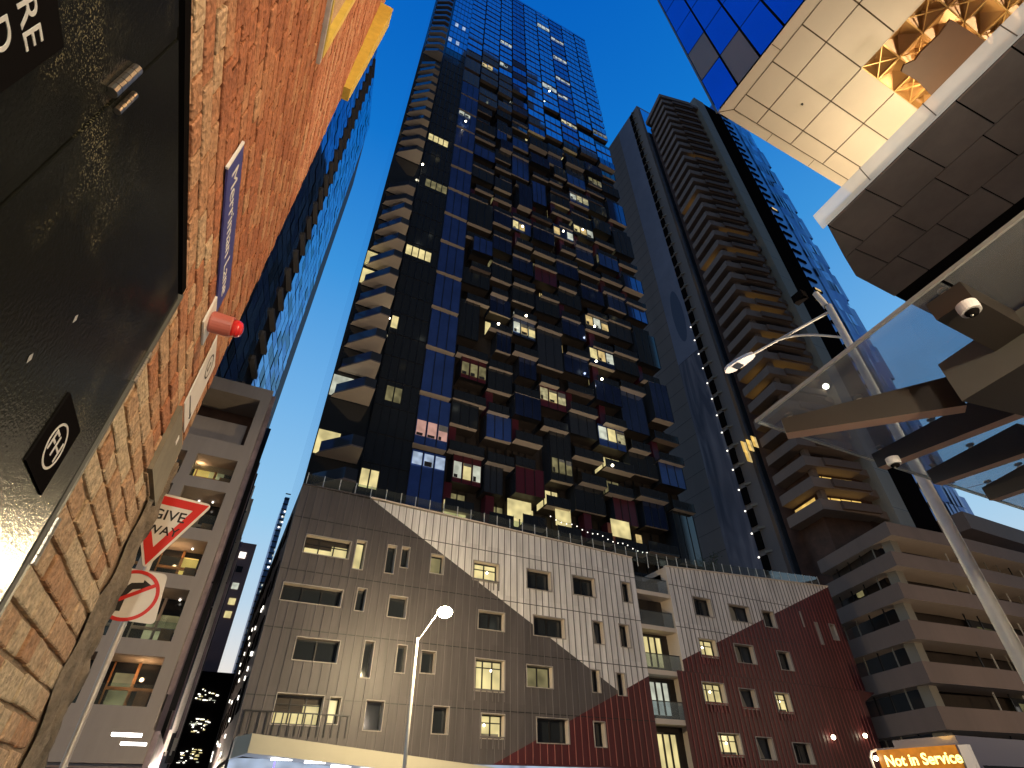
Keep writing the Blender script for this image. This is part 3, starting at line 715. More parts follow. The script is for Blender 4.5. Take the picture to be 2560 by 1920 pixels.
# (rect, kind)
WL = [(rect(z6, (535, 225), (785, 375)), 'half'), (rect(z6, (845, 260), (870, 440)), 'lit'), (rect(z6, (1035, 290), (1060, 465)), 'dark'), (rect(z6, (1122, 300), (1150, 430)), 'dark'),
      (rect(z6, (1300, 345), (1368, 470)), 'dim'), (rect(z6, (1560, 385), (1710, 525)), 'lit'), (rect(z6, (1885, 435), (2035, 575)), 'dark'), (rect(zr, (75, 475), (220, 612)), 'dark'), (rect(zr, (375, 515), (442, 645)), 'dark'),
      (rect(z6, (395, 520), (735, 670)), 'dark'), (rect(z6, (850, 555), (878, 695)), 'dark'), (rect(z6, (1045, 600), (1135, 740)), 'dark'), (rect(z6, (1590, 690), (1745, 820)), 'dark'), (rect(z6, (1925, 720), (2120, 865)), 'dark'),
      (rect(zr, (200, 755), (275, 900)), 'dim2'), (rect(zr, (360, 775), (435, 920)), 'dark'),
      (rect(z6, (475, 855), (712, 1015)), 'dark'), (rect(z6, (895, 880), (915, 1105)), 'dark'), (rect(z6, (1095, 905), (1128, 1075)), 'dark'), (rect(z6, (1242, 940), (1315, 1080)), 'dark'), (rect(z6, (1570, 985), (1745, 1195)), 'lit'),
      (rect(z6, (1885, 1025), (2045, 1170)), 'dim'), (rect(zr, (190, 1055), (250, 1195)), 'dark'), (rect(zr, (345, 1075), (408, 1215)), 'dark'),
      (rect(z6, (355, 1200), (605, 1400)), 'half'), (rect(z6, (680, 1225), (716, 1390)), 'lit'), (rect(z6, (903, 1245), (985, 1430)), 'dark'), (rect(z6, (1312, 1280), (1395, 1450)), 'dark'), (rect(z6, (1607, 1325), (1745, 1480)), 'lit'),
      (rect(z6, (1945, 1350), (2145, 1510)), 'dark'), (rect(zr, (205, 1375), (285, 1530)), 'dark')]
WR = [(rect(zr, (812, 605), (945, 735)), 'dark'), (rect(zr, (1030, 650), (1182, 770)), 'dim2'), (rect(zr, (1235, 690), (1335, 800)), 'dark'), (rect(zr, (850, 862), (975, 985)), 'lit'), (rect(zr, (1065, 895), (1210, 1022)), 'dim2'),
      (rect(zr, (1330, 940), (1438, 1062)), 'dark'), (rect(zr, (870, 1130), (1030, 1272)), 'lit'), (rect(zr, (1095, 1170), (1222, 1300)), 'dim2'), (rect(zr, (1315, 1195), (1435, 1325)), 'lit'), (rect(zr, (965, 1445), (1130, 1590)), 'lit'),
      (rect(zr, (1200, 1470), (1330, 1608)), 'dim2'), (rect(zr, (1425, 1505), (1568, 1635)), 'dark'), (rect(zr, (1560, 765), (1620, 900)), 'dark'), (rect(zr, (1650, 775), (1715, 875)), 'dim2'), (rect(zr, (1470, 700), (1500, 790)), 'dark')]
def wall_holes(b, x0, x1, z0, ztop, wins, mt, y):
    # ztop: f(x); grid of quads around the openings, then the sloping parapet
    zc = min(ztop(x0), ztop(x1)) - .25
    xs = sorted({x0, x1, *[w[0] for w in wins], *[w[1] for w in wins]}); zs = sorted({z0, zc, *[w[2] for w in wins], *[w[3] for w in wins]})
    xs = [x for x in xs if x0 - 1e-6 <= x <= x1 + 1e-6]; zs = [z for z in zs if z0 - 1e-6 <= z <= zc + 1e-6]
    for i in range(len(xs) - 1):
        for j in range(len(zs) - 1):
            xm, zm = (xs[i] + xs[i + 1]) / 2, (zs[j] + zs[j + 1]) / 2
            if any(w[0] < xm < w[1] and w[2] < zm < w[3] for w in wins): continue
            b.poly([(xs[i], y, zs[j]), (xs[i + 1], y, zs[j]), (xs[i + 1], y, zs[j + 1]), (xs[i], y, zs[j + 1])], mt)
    b.poly([(x0, y, zc), (x1, y, zc), (x1, y, ztop(x1)), (x0, y, ztop(x0))], mt)
def ribs(x0, x1, z0, ztop, wins, mt, step=.47):
    b = MB(); n = int((x1 - x0) / step)
    for i in range(1, n):
        x = x0 + (x1 - x0) * i / n
        cuts = sorted([(w[2] - .03, w[3] + .03) for w in wins if w[0] - .03 < x < w[1] + .03]); z = z0
        for a, c in cuts + [(ztop(x) - .02, None)]:
            if a - z > .1: b.box(x - .018, x + .018, YP - .055, YP - .003, z, a, mt)
            if c is None: break
            z = max(z, c)
    return b
JZ = (14.93, 11.86, 8.82, 5.72)
def window(w, kind, par, reveal='clad_left', depth=.45):
    x0, x1, z0, z1_ = w; y1 = YP + depth
    f = MB(); t = .07
    for q in ((x0 + .012, x0 + t, z0 + .012, z1_ - .012), (x1 - t, x1 - .012, z0 + .012, z1_ - .012), (x0 + t, x1 - t, z0 + .012, z0 + t), (x0 + t, x1 - t, z1_ - t, z1_ - .012)):
        f.box(q[0], q[1], y1 - .08, y1, q[2], q[3], 'mullion')
    n = max(1, round((x1 - x0) / (.75 if kind in ('lit', 'half') else 1.1)))
    for i in range(1, n):
        x = x0 + (x1 - x0) * i / n; f.box(x - .035, x + .035, y1 - .07, y1 - .001, z0 + t, z1_ - t, 'mullion')
    if x1 - x0 > .8 and kind in ('lit', 'half'): f.box(x0 + t, x1 - t, y1 - .068, y1 - .002, z1_ - .42, z1_ - .37, 'mullion')
    fo = f.build('window', par)
    # reveal lining
    r = MB()
    r.poly([(x0, YP, z1_), (x1, YP, z1_), (x1, y1, z1_), (x0, y1, z1_)], 'soffit'); r.poly([(x0, YP, z0), (x0, YP, z1_), (x0, y1, z1_), (x0, y1, z0)], reveal)
    r.poly([(x1, YP, z0), (x1, y1, z0), (x1, y1, z1_), (x1, YP, z1_)], 'soffit'); r.poly([(x0, YP, z0), (x0, y1, z0), (x1, y1, z0), (x1, YP, z0)], reveal)
    for q in ((x0 - .05, x0 - .006, z0 - .05, z1_ + .05), (x1 + .006, x1 + .05, z0 - .05, z1_ + .05), (x0 - .004, x1 + .004, z0 - .05, z0 - .006), (x0 - .004, x1 + .004, z1_ + .006, z1_ + .05)):
        r.box(q[0], q[1], YP - .065, YP - .002, q[2], q[3], 'frame_grey')
    r.build('frame', fo)
    pn = MB(); gm = {'dark': 'glass_dark', 'dim': 'lit_dim', 'dim2': 'glass_dusk', 'lit': 'lit_warm', 'half': 'lit_warm'}[kind]
    pn.poly([(x0 + t, y1 + .02, z0 + t), (x1 - t, y1 + .02, z0 + t), (x1 - t, y1 + .02, z1_ - t), (x0 + t, y1 + .02, z1_ - t)], gm)
    pn.build('pane', fo)
    if kind == 'half':
        MB().box(x0 + t, x0 + (x1 - x0) * .62, y1 - .02, y1 + .01, z0 + (z1_ - z0) * .42, z1_ - t, 'dark_wall').box(x0 + (x1 - x0) * .62, x1 - t, y1 - .02, y1 + .01, z0 + (z1_ - z0) * .72, z1_ - t, 'dark_wall').build('blind', fo)
    if kind == 'dim2':
        MB().poly([(x0 + t, y1 + .01, z0 + t), (x0 + (x1 - x0) * .62, y1 + .01, z0 + t), (x0 + (x1 - x0) * .4, y1 + .01, z1_ - t), (x0 + t, y1 + .01, z1_ - t)], 'blind').build('blind', fo)
    if kind == 'lit' and x1 - x0 > .8:
        cb_ = MB(); xr = random.Random(int(x0 * 100))
        cb_.box(x0 + t, x0 + t + (x1 - x0) * .10, y1 - .01, y1 + .012, z0 + t, z1_ - t, 'blind'); cb_.box(x0 + .2, x1 - .15, y1 + .001, y1 + .012, z0 + t, z0 + t + xr.uniform(.05, .25), 'blind'); cb_.build('curtain', fo)
        MB().ball((x0 + (x1 - x0) * xr.uniform(.25, .7), y1 - .01, z1_ - .5), .07, 'spark', 8).build('ceiling_lamp', fo)
    return fo
def balu(par, x0, x1, z0, h=.55, mt='clad_left', y=YP - .09):
    b = MB(); n = max(2, int((x1 - x0) / .33))
    for i in range(n + 1):
        x = x0 + (x1 - x0) * i / n; b.box(x - .03, x + .03, y, y + .05, z0 - h, z0 + .02, mt)
    b.box(x0 - .05, x1 + .05, y - .004, y + .054, z0 + .022, z0 + .08, mt); b.build('balustrade', par)
tlz = lambda x: 17.0 - (x - 5.8) * (17.0 - 16.43) / 21.3 if x > 5.8 else 17.0
tL0, tL1 = 1.5, 26.35; tR0 = 29.6
lw = [w for w, _ in WL]
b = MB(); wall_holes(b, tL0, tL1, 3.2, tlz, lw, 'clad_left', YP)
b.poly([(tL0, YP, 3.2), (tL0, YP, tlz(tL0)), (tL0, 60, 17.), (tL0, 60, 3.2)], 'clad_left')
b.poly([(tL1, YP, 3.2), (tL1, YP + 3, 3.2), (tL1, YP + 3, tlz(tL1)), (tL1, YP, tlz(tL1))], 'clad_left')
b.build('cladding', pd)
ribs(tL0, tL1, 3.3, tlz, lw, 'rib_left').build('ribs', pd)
b = MB()
for z in JZ: 
    xs = sorted([(w[0], w[1]) for w in lw if w[2] - .05 < z < w[3] + .05]); x = tL0
    for a, c in xs + [(tL1, None)]:
        if a - x > .1: b.box(x, a, YP - .012, YP - .002, z - .022, z + .022, 'mullion')
        if c is None: break
        x = c
b.build('joints', pd)
b = MB(); b.box(tL0 + .02, tL1 - .02, YP + .62, YP + .7, 0.2, 16.0, 'dark_wall'); b.box(tR0 + .02, 49, YP + .62, YP + .7, 0.2, 16.0, 'dark_wall'); b.box(tL0 + .02, 49, YP + 2.8, 60, 15.4, 15.9, 'tower_conc'); b.box(tL0 + .3, 49, YP + 2.8, 60, 0.2, 15.3, 'dark_wall'); b.box(tL0 + .02, tL1, YP + .71, YP + 2.79, 15.4, 15.9, 'tower_conc'); b.box(tR0, 49, YP + .71, YP + 2.79, 15.4, 15.9, 'tower_conc'); b.build('inner_wall', pd)
for w, kd in WL: window(w, kd, pd)
for i in (5, 20, 28): balu(pd, WL[i][0][0], WL[i][0][1], WL[i][0][2], .5, 'rib_left')
balu(pd, 1.7, 6.6, 5.0, .9, 'mullion')
# coping
b = MB()
b.hexa([(tL0, YP - .08, tlz(tL0)), (5.8, YP - .08, 17.), (5.8, YP + .2, 17.), (tL0, YP + .2, 17.)], [(tL0, YP - .08, 17.06), (5.8, YP - .08, 17.06), (5.8, YP + .2, 17.06), (tL0, YP + .2, 17.06)], 'clad_left')
b.hexa([(5.8, YP - .08, 17.), (tL1, YP - .08, tlz(tL1)), (tL1, YP + .2, tlz(tL1)), (5.8, YP + .2, 17.)], [(5.8, YP - .08, 17.08), (tL1, YP - .08, tlz(tL1) + .08), (tL1, YP + .2, tlz(tL1) + .08), (5.8, YP + .2, 17.08)], 'soffit')
b.build('coping', pd)
# side face along the lane: dark openings and little lights
b = MB(); rs = random.Random(9)
for zz in (5.2, 8.2, 11.2, 14.2):
    for k_ in range(6): b.box(tL0 - .05, tL0 - .01, YP + 1.5 + k_ * 4, YP + 3.6 + k_ * 4, zz, zz + 1.5, 'black_matt')
build_each(b, 'side_window', pd)
b = MB()
for i in range(26): 
    y = YP + rs.uniform(2, 24); z = rs.uniform(3.5, 12); b.box(tL0 - .12, tL0 - .06, y, y + .2, z, z + .2, 'small_white')
build_each(b, 'side_light', pd)
# right block
trz = lambda x: 16.3 + (x - 29.5) * (17.45 - 16.3) / (49.1 - 29.5)
tR0, tR1 = 29.6, 49.1
rw = [w for w, _ in WR]
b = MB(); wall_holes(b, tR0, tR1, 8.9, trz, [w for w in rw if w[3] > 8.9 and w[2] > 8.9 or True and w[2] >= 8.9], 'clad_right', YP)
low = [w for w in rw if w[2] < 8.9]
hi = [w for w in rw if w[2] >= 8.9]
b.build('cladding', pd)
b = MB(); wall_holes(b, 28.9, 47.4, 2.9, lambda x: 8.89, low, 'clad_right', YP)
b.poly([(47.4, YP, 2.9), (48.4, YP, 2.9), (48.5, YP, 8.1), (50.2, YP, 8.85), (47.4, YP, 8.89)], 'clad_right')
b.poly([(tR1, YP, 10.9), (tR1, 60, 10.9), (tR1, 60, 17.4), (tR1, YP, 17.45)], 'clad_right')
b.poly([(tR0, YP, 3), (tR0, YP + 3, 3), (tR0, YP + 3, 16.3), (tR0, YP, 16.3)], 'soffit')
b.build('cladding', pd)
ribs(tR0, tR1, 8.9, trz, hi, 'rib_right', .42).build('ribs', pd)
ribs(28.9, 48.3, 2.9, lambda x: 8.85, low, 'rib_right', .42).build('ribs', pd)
b = MB()
for z in JZ[:2]: b.box(tR0, tR1 - 2, YP - .012, YP - .002, z - .022, z + .022, 'mullion')
b.build('joints', pd)
b = MB(); b.hexa([(tR0, YP - .08, trz(tR0)), (tR1, YP - .08, trz(tR1)), (tR1, YP + .2, trz(tR1)), (tR0, YP + .2, trz(tR0))], [(tR0, YP - .08, trz(tR0) + .08), (tR1, YP - .08, trz(tR1) + .08), (tR1, YP + .2, trz(tR1) + .08), (tR0, YP + .2, trz(tR0) + .08)], 'soffit'); b.build('coping', pd)
for w, kd in WR: window(w, kd, pd, 'clad_right')
for i in (3, 6, 7, 8, 9): balu(pd, WR[i][0][0], WR[i][0][1], WR[i][0][2], .5, 'rib_right')
# balconies in the slot between the blocks
b = MB(); b.box(tL1, tR0, YP + 1.25, YP + 1.35, 2, 15.3, 'dark_wall'); b.build('slot_wall', pd)
for i, (zs, lit) in enumerate(((14.0, None), (11.55, 'lit_warm'), (8.65, 'lit_white'), (5.75, 'lit_warm'))):
    t_ = MB(); t_.box(tL1 + .01, tR0 + .25 * (i > 1) - .01, YP + .05, YP + 1.24, zs - .14, zs + .16, 'soffit'); t_.build('balcony_slab', pd)
    f = MB().box(tL1 + .1, tR0 - .1, YP + .12, YP + .15, zs + .17, zs + 1.15, 'canopy_glass'); f.box(tL1 + .1, tR0 - .1, YP + .11, YP + .16, zs + 1.152, zs + 1.2, 'mullion'); f.build('balustrade', pd)
for i, (zs, lit) in enumerate(((9.2, 'lit_warm'), (6.25, 'lit_white'), (3.2, 'lit_warm'))):
    z0 = zs; z1_ = zs + 1.95; fo = MB()
    for k_ in range(5): x = tL1 + .15 + k_ * .58; fo.box(x - .05, x + .05, YP + 1.0, YP + 1.1, z0, z1_, 'mullion')
    fo.box(tL1 + .1, tL1 + 2.6, YP + .995, YP + 1.105, z1_ + .002, z1_ + .12, 'mullion'); fo = fo.build('window', pd)
    MB().box(tL1 + .15, tL1 + 2.47, YP + 1.12, YP + 1.15, z0, z1_, lit).build('pane', fo)
    MB().ball((tL1 + 1.9, YP + 1.05, z1_ - .5), .05, 'spark', 8).build('ceiling_lamp', fo)
# glass balustrade along the roof terrace
gb = thing('terrace_balustrade', 'clear glass balustrade with slim white posts along the podium roof edge', 'balustrade', (25, 32, 17))
b = MB(); g_ = MB()
n = 46; last = None
for i in range(n + 1):
    x = 1.7 + (48.5 - 1.7) * i / n
    zb_ = tlz(x) if x < tL1 else (16.35 if x < tR0 else trz(x))
    b.box(x - .022, x + .022, YP + .3, YP + .345, zb_ - .3, zb_ + 1.0, 'white_bar')
    if last: g_.hexa([(last[0] + .04, YP + .31, last[1] + .05), (x - .04, YP + .31, zb_ + .05), (x - .04, YP + .322, zb_ + .05), (last[0] + .04, YP + .322, last[1] + .05)], [(last[0] + .04, YP + .31, last[1] + .95), (x - .04, YP + .31, zb_ + .95), (x - .04, YP + .322, zb_ + .95), (last[0] + .04, YP + .322, last[1] + .95)], 'clear_glass')
    last = (x, zb_)
build_each(b, 'post', gb); build_each(g_, 'glass_panel', gb)
# festoon
fs = thing('festoon_lights', 'string of little warm bulbs sagging over the terrace above the balcony slot', 'string lights', (25, 33, 18))
b = MB(); pts = []
for t in range(0, 41):
    u = t / 40; x = 19.5 + 9.5 * u; z = 19.1 - 1.4 * u - .25 * math.sin(math.pi * (u * 4 % 1)); pts.append((x, YP + .9, z))
b.tube(pts, .014, 'mullion', 5).build('cable', fs)
for i in range(1, 40, 2): MB().ball((pts[i][0], pts[i][1], pts[i][2] - .06), .05, 'small_white', 6).build('bulb', fs)
# street awning with white soffit lights
aw = thing('street_awning', 'pale flat street awning with bright white underside lights at the foot of the podium', 'awning', (10, 30, 3.5))
YA = 29.5
b = MB(); b.hexa([(2.1, YA, 3.25), (14.5, YA, 2.35), (14.5, YP - .1, 2.35), (2.1, YP - .1, 3.25)], [(2.1, YA, 3.95), (14.5, YA, 2.9), (14.5, YP - .1, 2.9), (2.1, YP - .1, 3.95)], 'fascia', 'shop_ceiling')
b.hexa([(1.55, YA + 1.2, 3.1), (2.095, YA, 3.25), (2.095, YP - .1, 3.25), (1.55, YP - .1, 3.1)], [(1.55, YA + 1.2, 3.9), (2.095, YA, 3.95), (2.095, YP - .1, 3.95), (1.55, YP - .1, 3.9)], 'fascia', 'shop_ceiling')
b.build('roof', aw)
for x, yy in ((3.2, 30.4), (4.6, 29.9), (5.9, 30.5), (7.2, 30.2), (9.0, 30.4)):
    zz = 3.25 - (x - 2.1) * .0726 - .05; MB().box(x, x + .9, yy, yy + .12, zz - .05, zz, 'tube_light').build('light_fitting', aw)
light('AREA', (6.5, 30.5, 2.7), 400, (.85, .92, 1), aw, sx=8, sy=1.5, name='awning_light')
# canopy shop front under it
sf = thing('corner_shop', 'bright glazed shop front under the pale awning with a violet neon strip', 'shop front', (8, 32, 0))
MB().box(1.6, 26, YP + .2, YP + .3, .15, 3.2, 'lit_cool').build('glazing', sf)
MB().box(3.55, 3.62, YP + .1, YP + .19, 2.2, 3.1, 'violet_light').build('neon_strip', sf)
# ================================================================== main residential tower
tw = thing('residential_tower', 'tallest dark glass apartment tower at the centre, with staggered glass boxes and scattered lit rooms', 'tower', (23, 42, 16))
YT = 42.0; FH = 3.15; Z0 = 18.75; NF = 50
BX = [10.4, 14.0, 18.0, 21.2, 24.7, 28.6, 32.6, 36.8, 41.0, 45.0]
lit = {}
def mark(f, pts, kd):
    for p in pts:
        x, z = pY(*f(*p), YT); k = round((z - Z0) / FH - .5)
        for i in range(len(BX) - 1):
            if BX[i] <= x < BX[i + 1]: lit[(i, k)] = kd
mark(z5, [(1235, 510), (1845, 530), (1880, 750), (1940, 1250), (1950, 1400), (1590, 1010), (1015, 1340), (1410, 1610), (1640, 1630), (1390, 490), (2010, 1200)], 'lit_warm')
mark(z5, [(1900, 860), (1370, 2)], 'lit_warm')
mark(z5, [(1990, 1560), (1600, 1330), (1180, 1570), (960, 1640), (1040, 840), (1310, 90), (1780, 170), (1520, 140)], 'lit_dim')
mark(z5, [(790, 1110)], 'lit_pink'); mark(z5, [(790, 1310)], 'lit_cool')
mark(z4, [(905, 730), (1160, 410), (1240, 590), (1420, 555), (1490, 360), (1480, 245), (1380, 170), (1525, 600), (1150, 265), (1510, 480)], 'lit_white')
mark(z4, [(1260, 1390), (1600, 1200), (1580, 960), (1540, 745), (1370, 830), (1650, 1400), (1670, 1500), (1500, 1290), (1510, 1430), (1060, 420)], 'lit_warm')
mark(z4, [(1720, 800), (1820, 1500), (1780, 1330), (1670, 1100), (1150, 1200), (1060, 560)], 'lit_dim')
sparks = {(z4, (1245, 1390)), (z4, (1495, 1420)), (z4, (1615, 1410)), (z4, (1410, 560)), (z4, (895, 745)), (z5, (1220, 515)), (z5, (1810, 530)), (z5, (1820, 745)), (z5, (1855, 855)), (z5, (1920, 1385)), (z5, (1390, 465)), (z5, (545, 480)), (z4, (630, 1010))}
rt = random.Random(42)
b = MB(); b.box(2.02, 45.0, YT + 2.3, YT + 22, 15.9, 176.2, 'dark_wall'); b.build('core', tw)
ZTOP = Z0 + NF * FH
# box / recess stacking
boxes = []; recs = []
for i in range(len(BX) - 1):
    k = -1 + (i * 2) % 2
    dz = (i % 2) * .9
    while k < NF:
        zmid = Z0 + k * FH
        if zmid > 112: n, r = 1, 0
        elif zmid > 88: n, r = 1, (1 if rt.random() < .5 else 0)
        else: n, r = rt.choice((1, 1, 1, 2)), rt.choice((1, 1, 2))
        if i == 0: n, r = (2, 0) if zmid < 120 else (1, 0)
        n = min(n, NF - k)
        boxes.append((i, k, n, dz)); k += n
        for _ in range(r):
            if k < NF: recs.append((i, k, dz)); k += 1
wins = []
for (i, k, n, dz) in boxes:
    x0, x1 = BX[i] + .12, BX[i + 1] - .12; z0 = max(16.2, Z0 + k * FH + dz * (.5 if Z0 + k * FH < 100 else 1.6)); z1_ = min(Z0 + (k + n) * FH + dz * (.5 if Z0 + k * FH < 100 else 1.6) - (.10 if z0 < 100 else .75), ZTOP + dz)
    if i == 0 and z0 < 118: z1_ -= .55
    if z1_ - z0 < .8: continue
    high = z0 > 105
    if high: prot = .55
    else: prot = rt.uniform(.15, .55) + (.5 if rt.random() < .2 else 0) if i else .9
    if not high and i and rt.random() < .25:
        if rt.random() < .5: x0 += rt.uniform(.5, 1.3)
        else: x1 -= rt.uniform(.5, 1.3)
    yF = YT + .9 - prot
    b = MB()
    t0 = rt.uniform(-.045, .045); tx = rt.uniform(-.05, .05)
    if high: gm = 'glass_mirror' if i % 3 or i == 0 else 'glass_navy'
    elif i == 0: gm = 'blue_panel'
    else: gm = rt.choice(('glass_dark', 'glass_dark', 'glass_dark', 'glass_dusk', 'panel_red' if z0 < 60 else 'blue_panel', 'blue_panel', 'glass_deep', 'glass_deep', 'glass_navy'))
    lk = [lit.get((i, kk)) for kk in range(k, k + n)]
    p = [(x0, yF - tx, z0), (x1, yF + tx, z0), (x1, YT + 2.3, z0), (x0, YT + 2.3, z0)]
    q = [(x0, yF - tx + t0, z1_), (x1, yF + tx + t0, z1_), (x1, YT + 2.3, z1_), (x0, YT + 2.3, z1_)]
    b.poly([p[0], p[1], q[1], q[0]], gm); b.poly([p[1], p[2], q[2], q[1]], 'glass_dusk'); b.poly([p[3], p[0], q[0], q[3]], 'glass_dusk'); b.poly([q[0], q[1], q[2], q[3]], 'mullion')
    yS = YT + .92
    sm_ = 'tower_conc' if high else ('soffit' if (i == 0 or rt.random() < .5) else 'mullion')  # high undersides darker: street light fading with height put into the material
    b.poly([p[0], (x0, yS, z0), (x1, yS, z0), p[1]], sm_); b.poly([(x0, yS, z0), p[3], p[2], (x1, yS, z0)], 'dark_wall')
    nm = 3; mw = .035 if not high else .012
    for j in range(nm + 1):
        x = x0 + (x1 - x0) * j / nm; yy = yF - tx + 2 * tx * j / nm
        b.hexa([(x - mw, yy - .05, z0), (x + mw, yy - .05, z0), (x + mw, yy - .002, z0), (x - mw, yy - .002, z0)], [(x - mw, yy - .05 + t0, z1_), (x + mw, yy - .05 + t0, z1_), (x + mw, yy - .002 + t0, z1_), (x - mw, yy - .002 + t0, z1_)], 'mullion')
    wins.append((z0, b, i, k, n, (x0, x1, yF, tx, t0, z0, z1_)))
wins.sort(key=lambda w: w[0])
rest = MB()
def merge(a, b_):
    k = len(a.v); a.v += b_.v; a.f += [tuple(k + j for j in f) for f in b_.f]; a.m += [a.mi(b_.mats[j]) for j in b_.m]
wobj = {}
for c, w in enumerate(wins):
    if c < 99: wobj[id(w[1])] = w[1].build('window_bay', tw)
    else: merge(rest, w[1])
rest.build('window_bay', tw, kind='stuff')
# lit rooms set in the boxes
done = set()
for w in wins:
    z0, b_, i, k, n, (x0, x1, yF, tx, t0, za, zb_) = w
    for kk in range(k, k + n):
        kd = lit.get((i, kk))
        if not kd: continue
        done.add((i, kk)); zc0 = max(za + .35, Z0 + kk * FH + .9); zc1 = min(zb_ - .3, zc0 + 1.75)
        if zc1 - zc0 < .5: continue
        for j in range(3):
            xa = x0 + (x1 - x0) * j / 3 + .1; xb = x0 + (x1 - x0) * (j + 1) / 3 - .1; ya = yF - .06 - abs(tx)
            kk_ = kd if kd != 'lit_warm' else rt.choice(('lit_warm', 'lit_warm', 'lit_warm2', 'lit_white', 'lit_soft'))
            if j and rt.random() < .12: continue
            lw_ = MB().poly([(xa, ya - .01, zc0), (xb, ya - .01, zc0), (xb, ya - .01, zc1), (xa, ya - .01, zc1)], kk_)
            if rt.random() < .6: lw_.box(xa + .05, xa + rt.uniform(.3, .8), ya - .03, ya - .015, zc0 + .01, zc0 + rt.uniform(.2, .6), 'dark_wall')
            if rt.random() < .35: lw_.box(xa + .01, xb - .01, ya - .03, ya - .015, zc1 - rt.uniform(.2, .7), zc1 - .01, 'blind')
            lw_.build('lit_window', tw)
bal = MB(); bg_ = MB()
rc = 0
for (i, k, dz) in recs:
    x0, x1 = BX[i] + .1, BX[i + 1] - .1; z0 = Z0 + k * FH + dz * .5; z1_ = z0 + FH - .1
    kd = lit.get((i, k)); 
    dep = max(.35, 1.25 - z0 * .0105) * rt.uniform(.8, 1.2); yb0 = YT + .8 - dep
    if rt.random() < .3: x1 -= rt.uniform(.4, 1.2)
    elif rt.random() < .3: x0 += rt.uniform(.4, 1.2)
    b = MB(); b.box(x0, x1, yb0, YT + .8, z0 - .20, z0 - .02, 'mullion', 'soffit' if rt.random() < .8 else 'tower_conc'); b.box(x0, x1, YT + .8, YT + 2.28, z0 - .19, z0 - .03, 'dark_wall'); b.box(x0 + .02, x1 - .02, yb0 + .05, yb0 + .08, z0, z0 + .95, 'glass_dark')
    for j in range(4): xx = x0 + .05 + (x1 - x0 - .1) * j / 3; b.box(xx - .02, xx + .02, yb0 + .02, yb0 + .049, z0, z0 + 1.0, 'mullion')
    for j in range(4): x = x0 + (x1 - x0) * j / 3; b.box(x - .05, x + .05, YT + 2.1, YT + 2.2, z0, z1_, 'mullion')
    if rt.random() < .3 and z0 < 90: b.box(x0, x0 + .9, YT + .9, YT + 2.0, z0, z1_, 'panel_red')
    if rc < 100: bo = b.build('balcony', tw)
    else: bo = None; merge(bal, b)
    rc += 1
    if kd:
        o = MB().box(x0 + .15, x1 - .15, YT + 2.22, YT + 2.27, z0 + .05, z1_ - .35, kd).build('lit_window', tw); done.add((i, k))
    elif rt.random() < .22:
        xa = x0 + rt.uniform(.1, 1.2); w_ = rt.choice((.12, .3, .8, 1.3)); MB().box(xa, xa + w_, YT + 2.22, YT + 2.27, z0 + rt.uniform(.05, 1.2), z1_ - rt.uniform(.2, .5), rt.choice(('lit_dim', 'lit_soft', 'lit_white', 'lit_warm2'))).build('lit_window', tw)
if bal.v: bal.build('balcony', tw, kind='stuff')
# flush dark bay beside the corner
b = MB(); x0, x1 = 6.25, 10.4
for k in range(NF + 1):
    za = Z0 + (k - 1) * FH; gm = 'glass_mirror' if za > 118 else 'glass_dark'
    b.poly([(x0, YT - .1, za), (x1, YT - .1, za), (x1, YT - .1 + rt.uniform(-.01, .01), za + FH), (x0, YT - .1, za + FH)], gm)
b.poly([(x0, YT - .1, 15.6), (x0, YT - .1, ZTOP), (x0, YT + 2.3, ZTOP), (x0, YT + 2.3, 15.6)], 'glass_dusk')
b.build('window_bay', tw, label='flush dark glass bay with hairline mullions')
b = MB()
for j in range(6): x = x0 + (x1 - x0) * j / 5; b.box(x - .03, x + .03, YT - .16, YT - .105, 16, ZTOP, 'mullion')
for k in range(NF): b.box(x0, x1, YT - .155, YT - .108, Z0 + k * FH - .05, Z0 + k * FH + .05, 'mullion')
b.build('mullions', tw)
for (f, p, kd, js) in ((z5, (740, 60), 'lit_warm', (0, 1, 2, 3)), (z4, (745, 850), 'lit_warm', (0, 1, 2, 3)), (z4, (715, 1120), 'lit_dim', (1, 2, 3, 4)), (z5, (655, 490), 'lit_warm', (0,)), (z5, (660, 900), 'lit_dim', (1, 2)), (z5, (490, 1400), 'lit_warm', (0, 1)), (z4, (840, 170), 'lit_cool', (1, 3)), (z4, (860, 290), 'lit_cool', (0, 2))):
    x, z = pY(*f(*p), YT); k = round((z - Z0) / FH - .5); za = Z0 + k * FH + .7
    for j in js: xa = x0 + (x1 - x0) * j / 5 + .07; MB().box(xa, xa + .69, YT - .14, YT - .112, za, za + 1.75, kd).build('lit_window', tw)
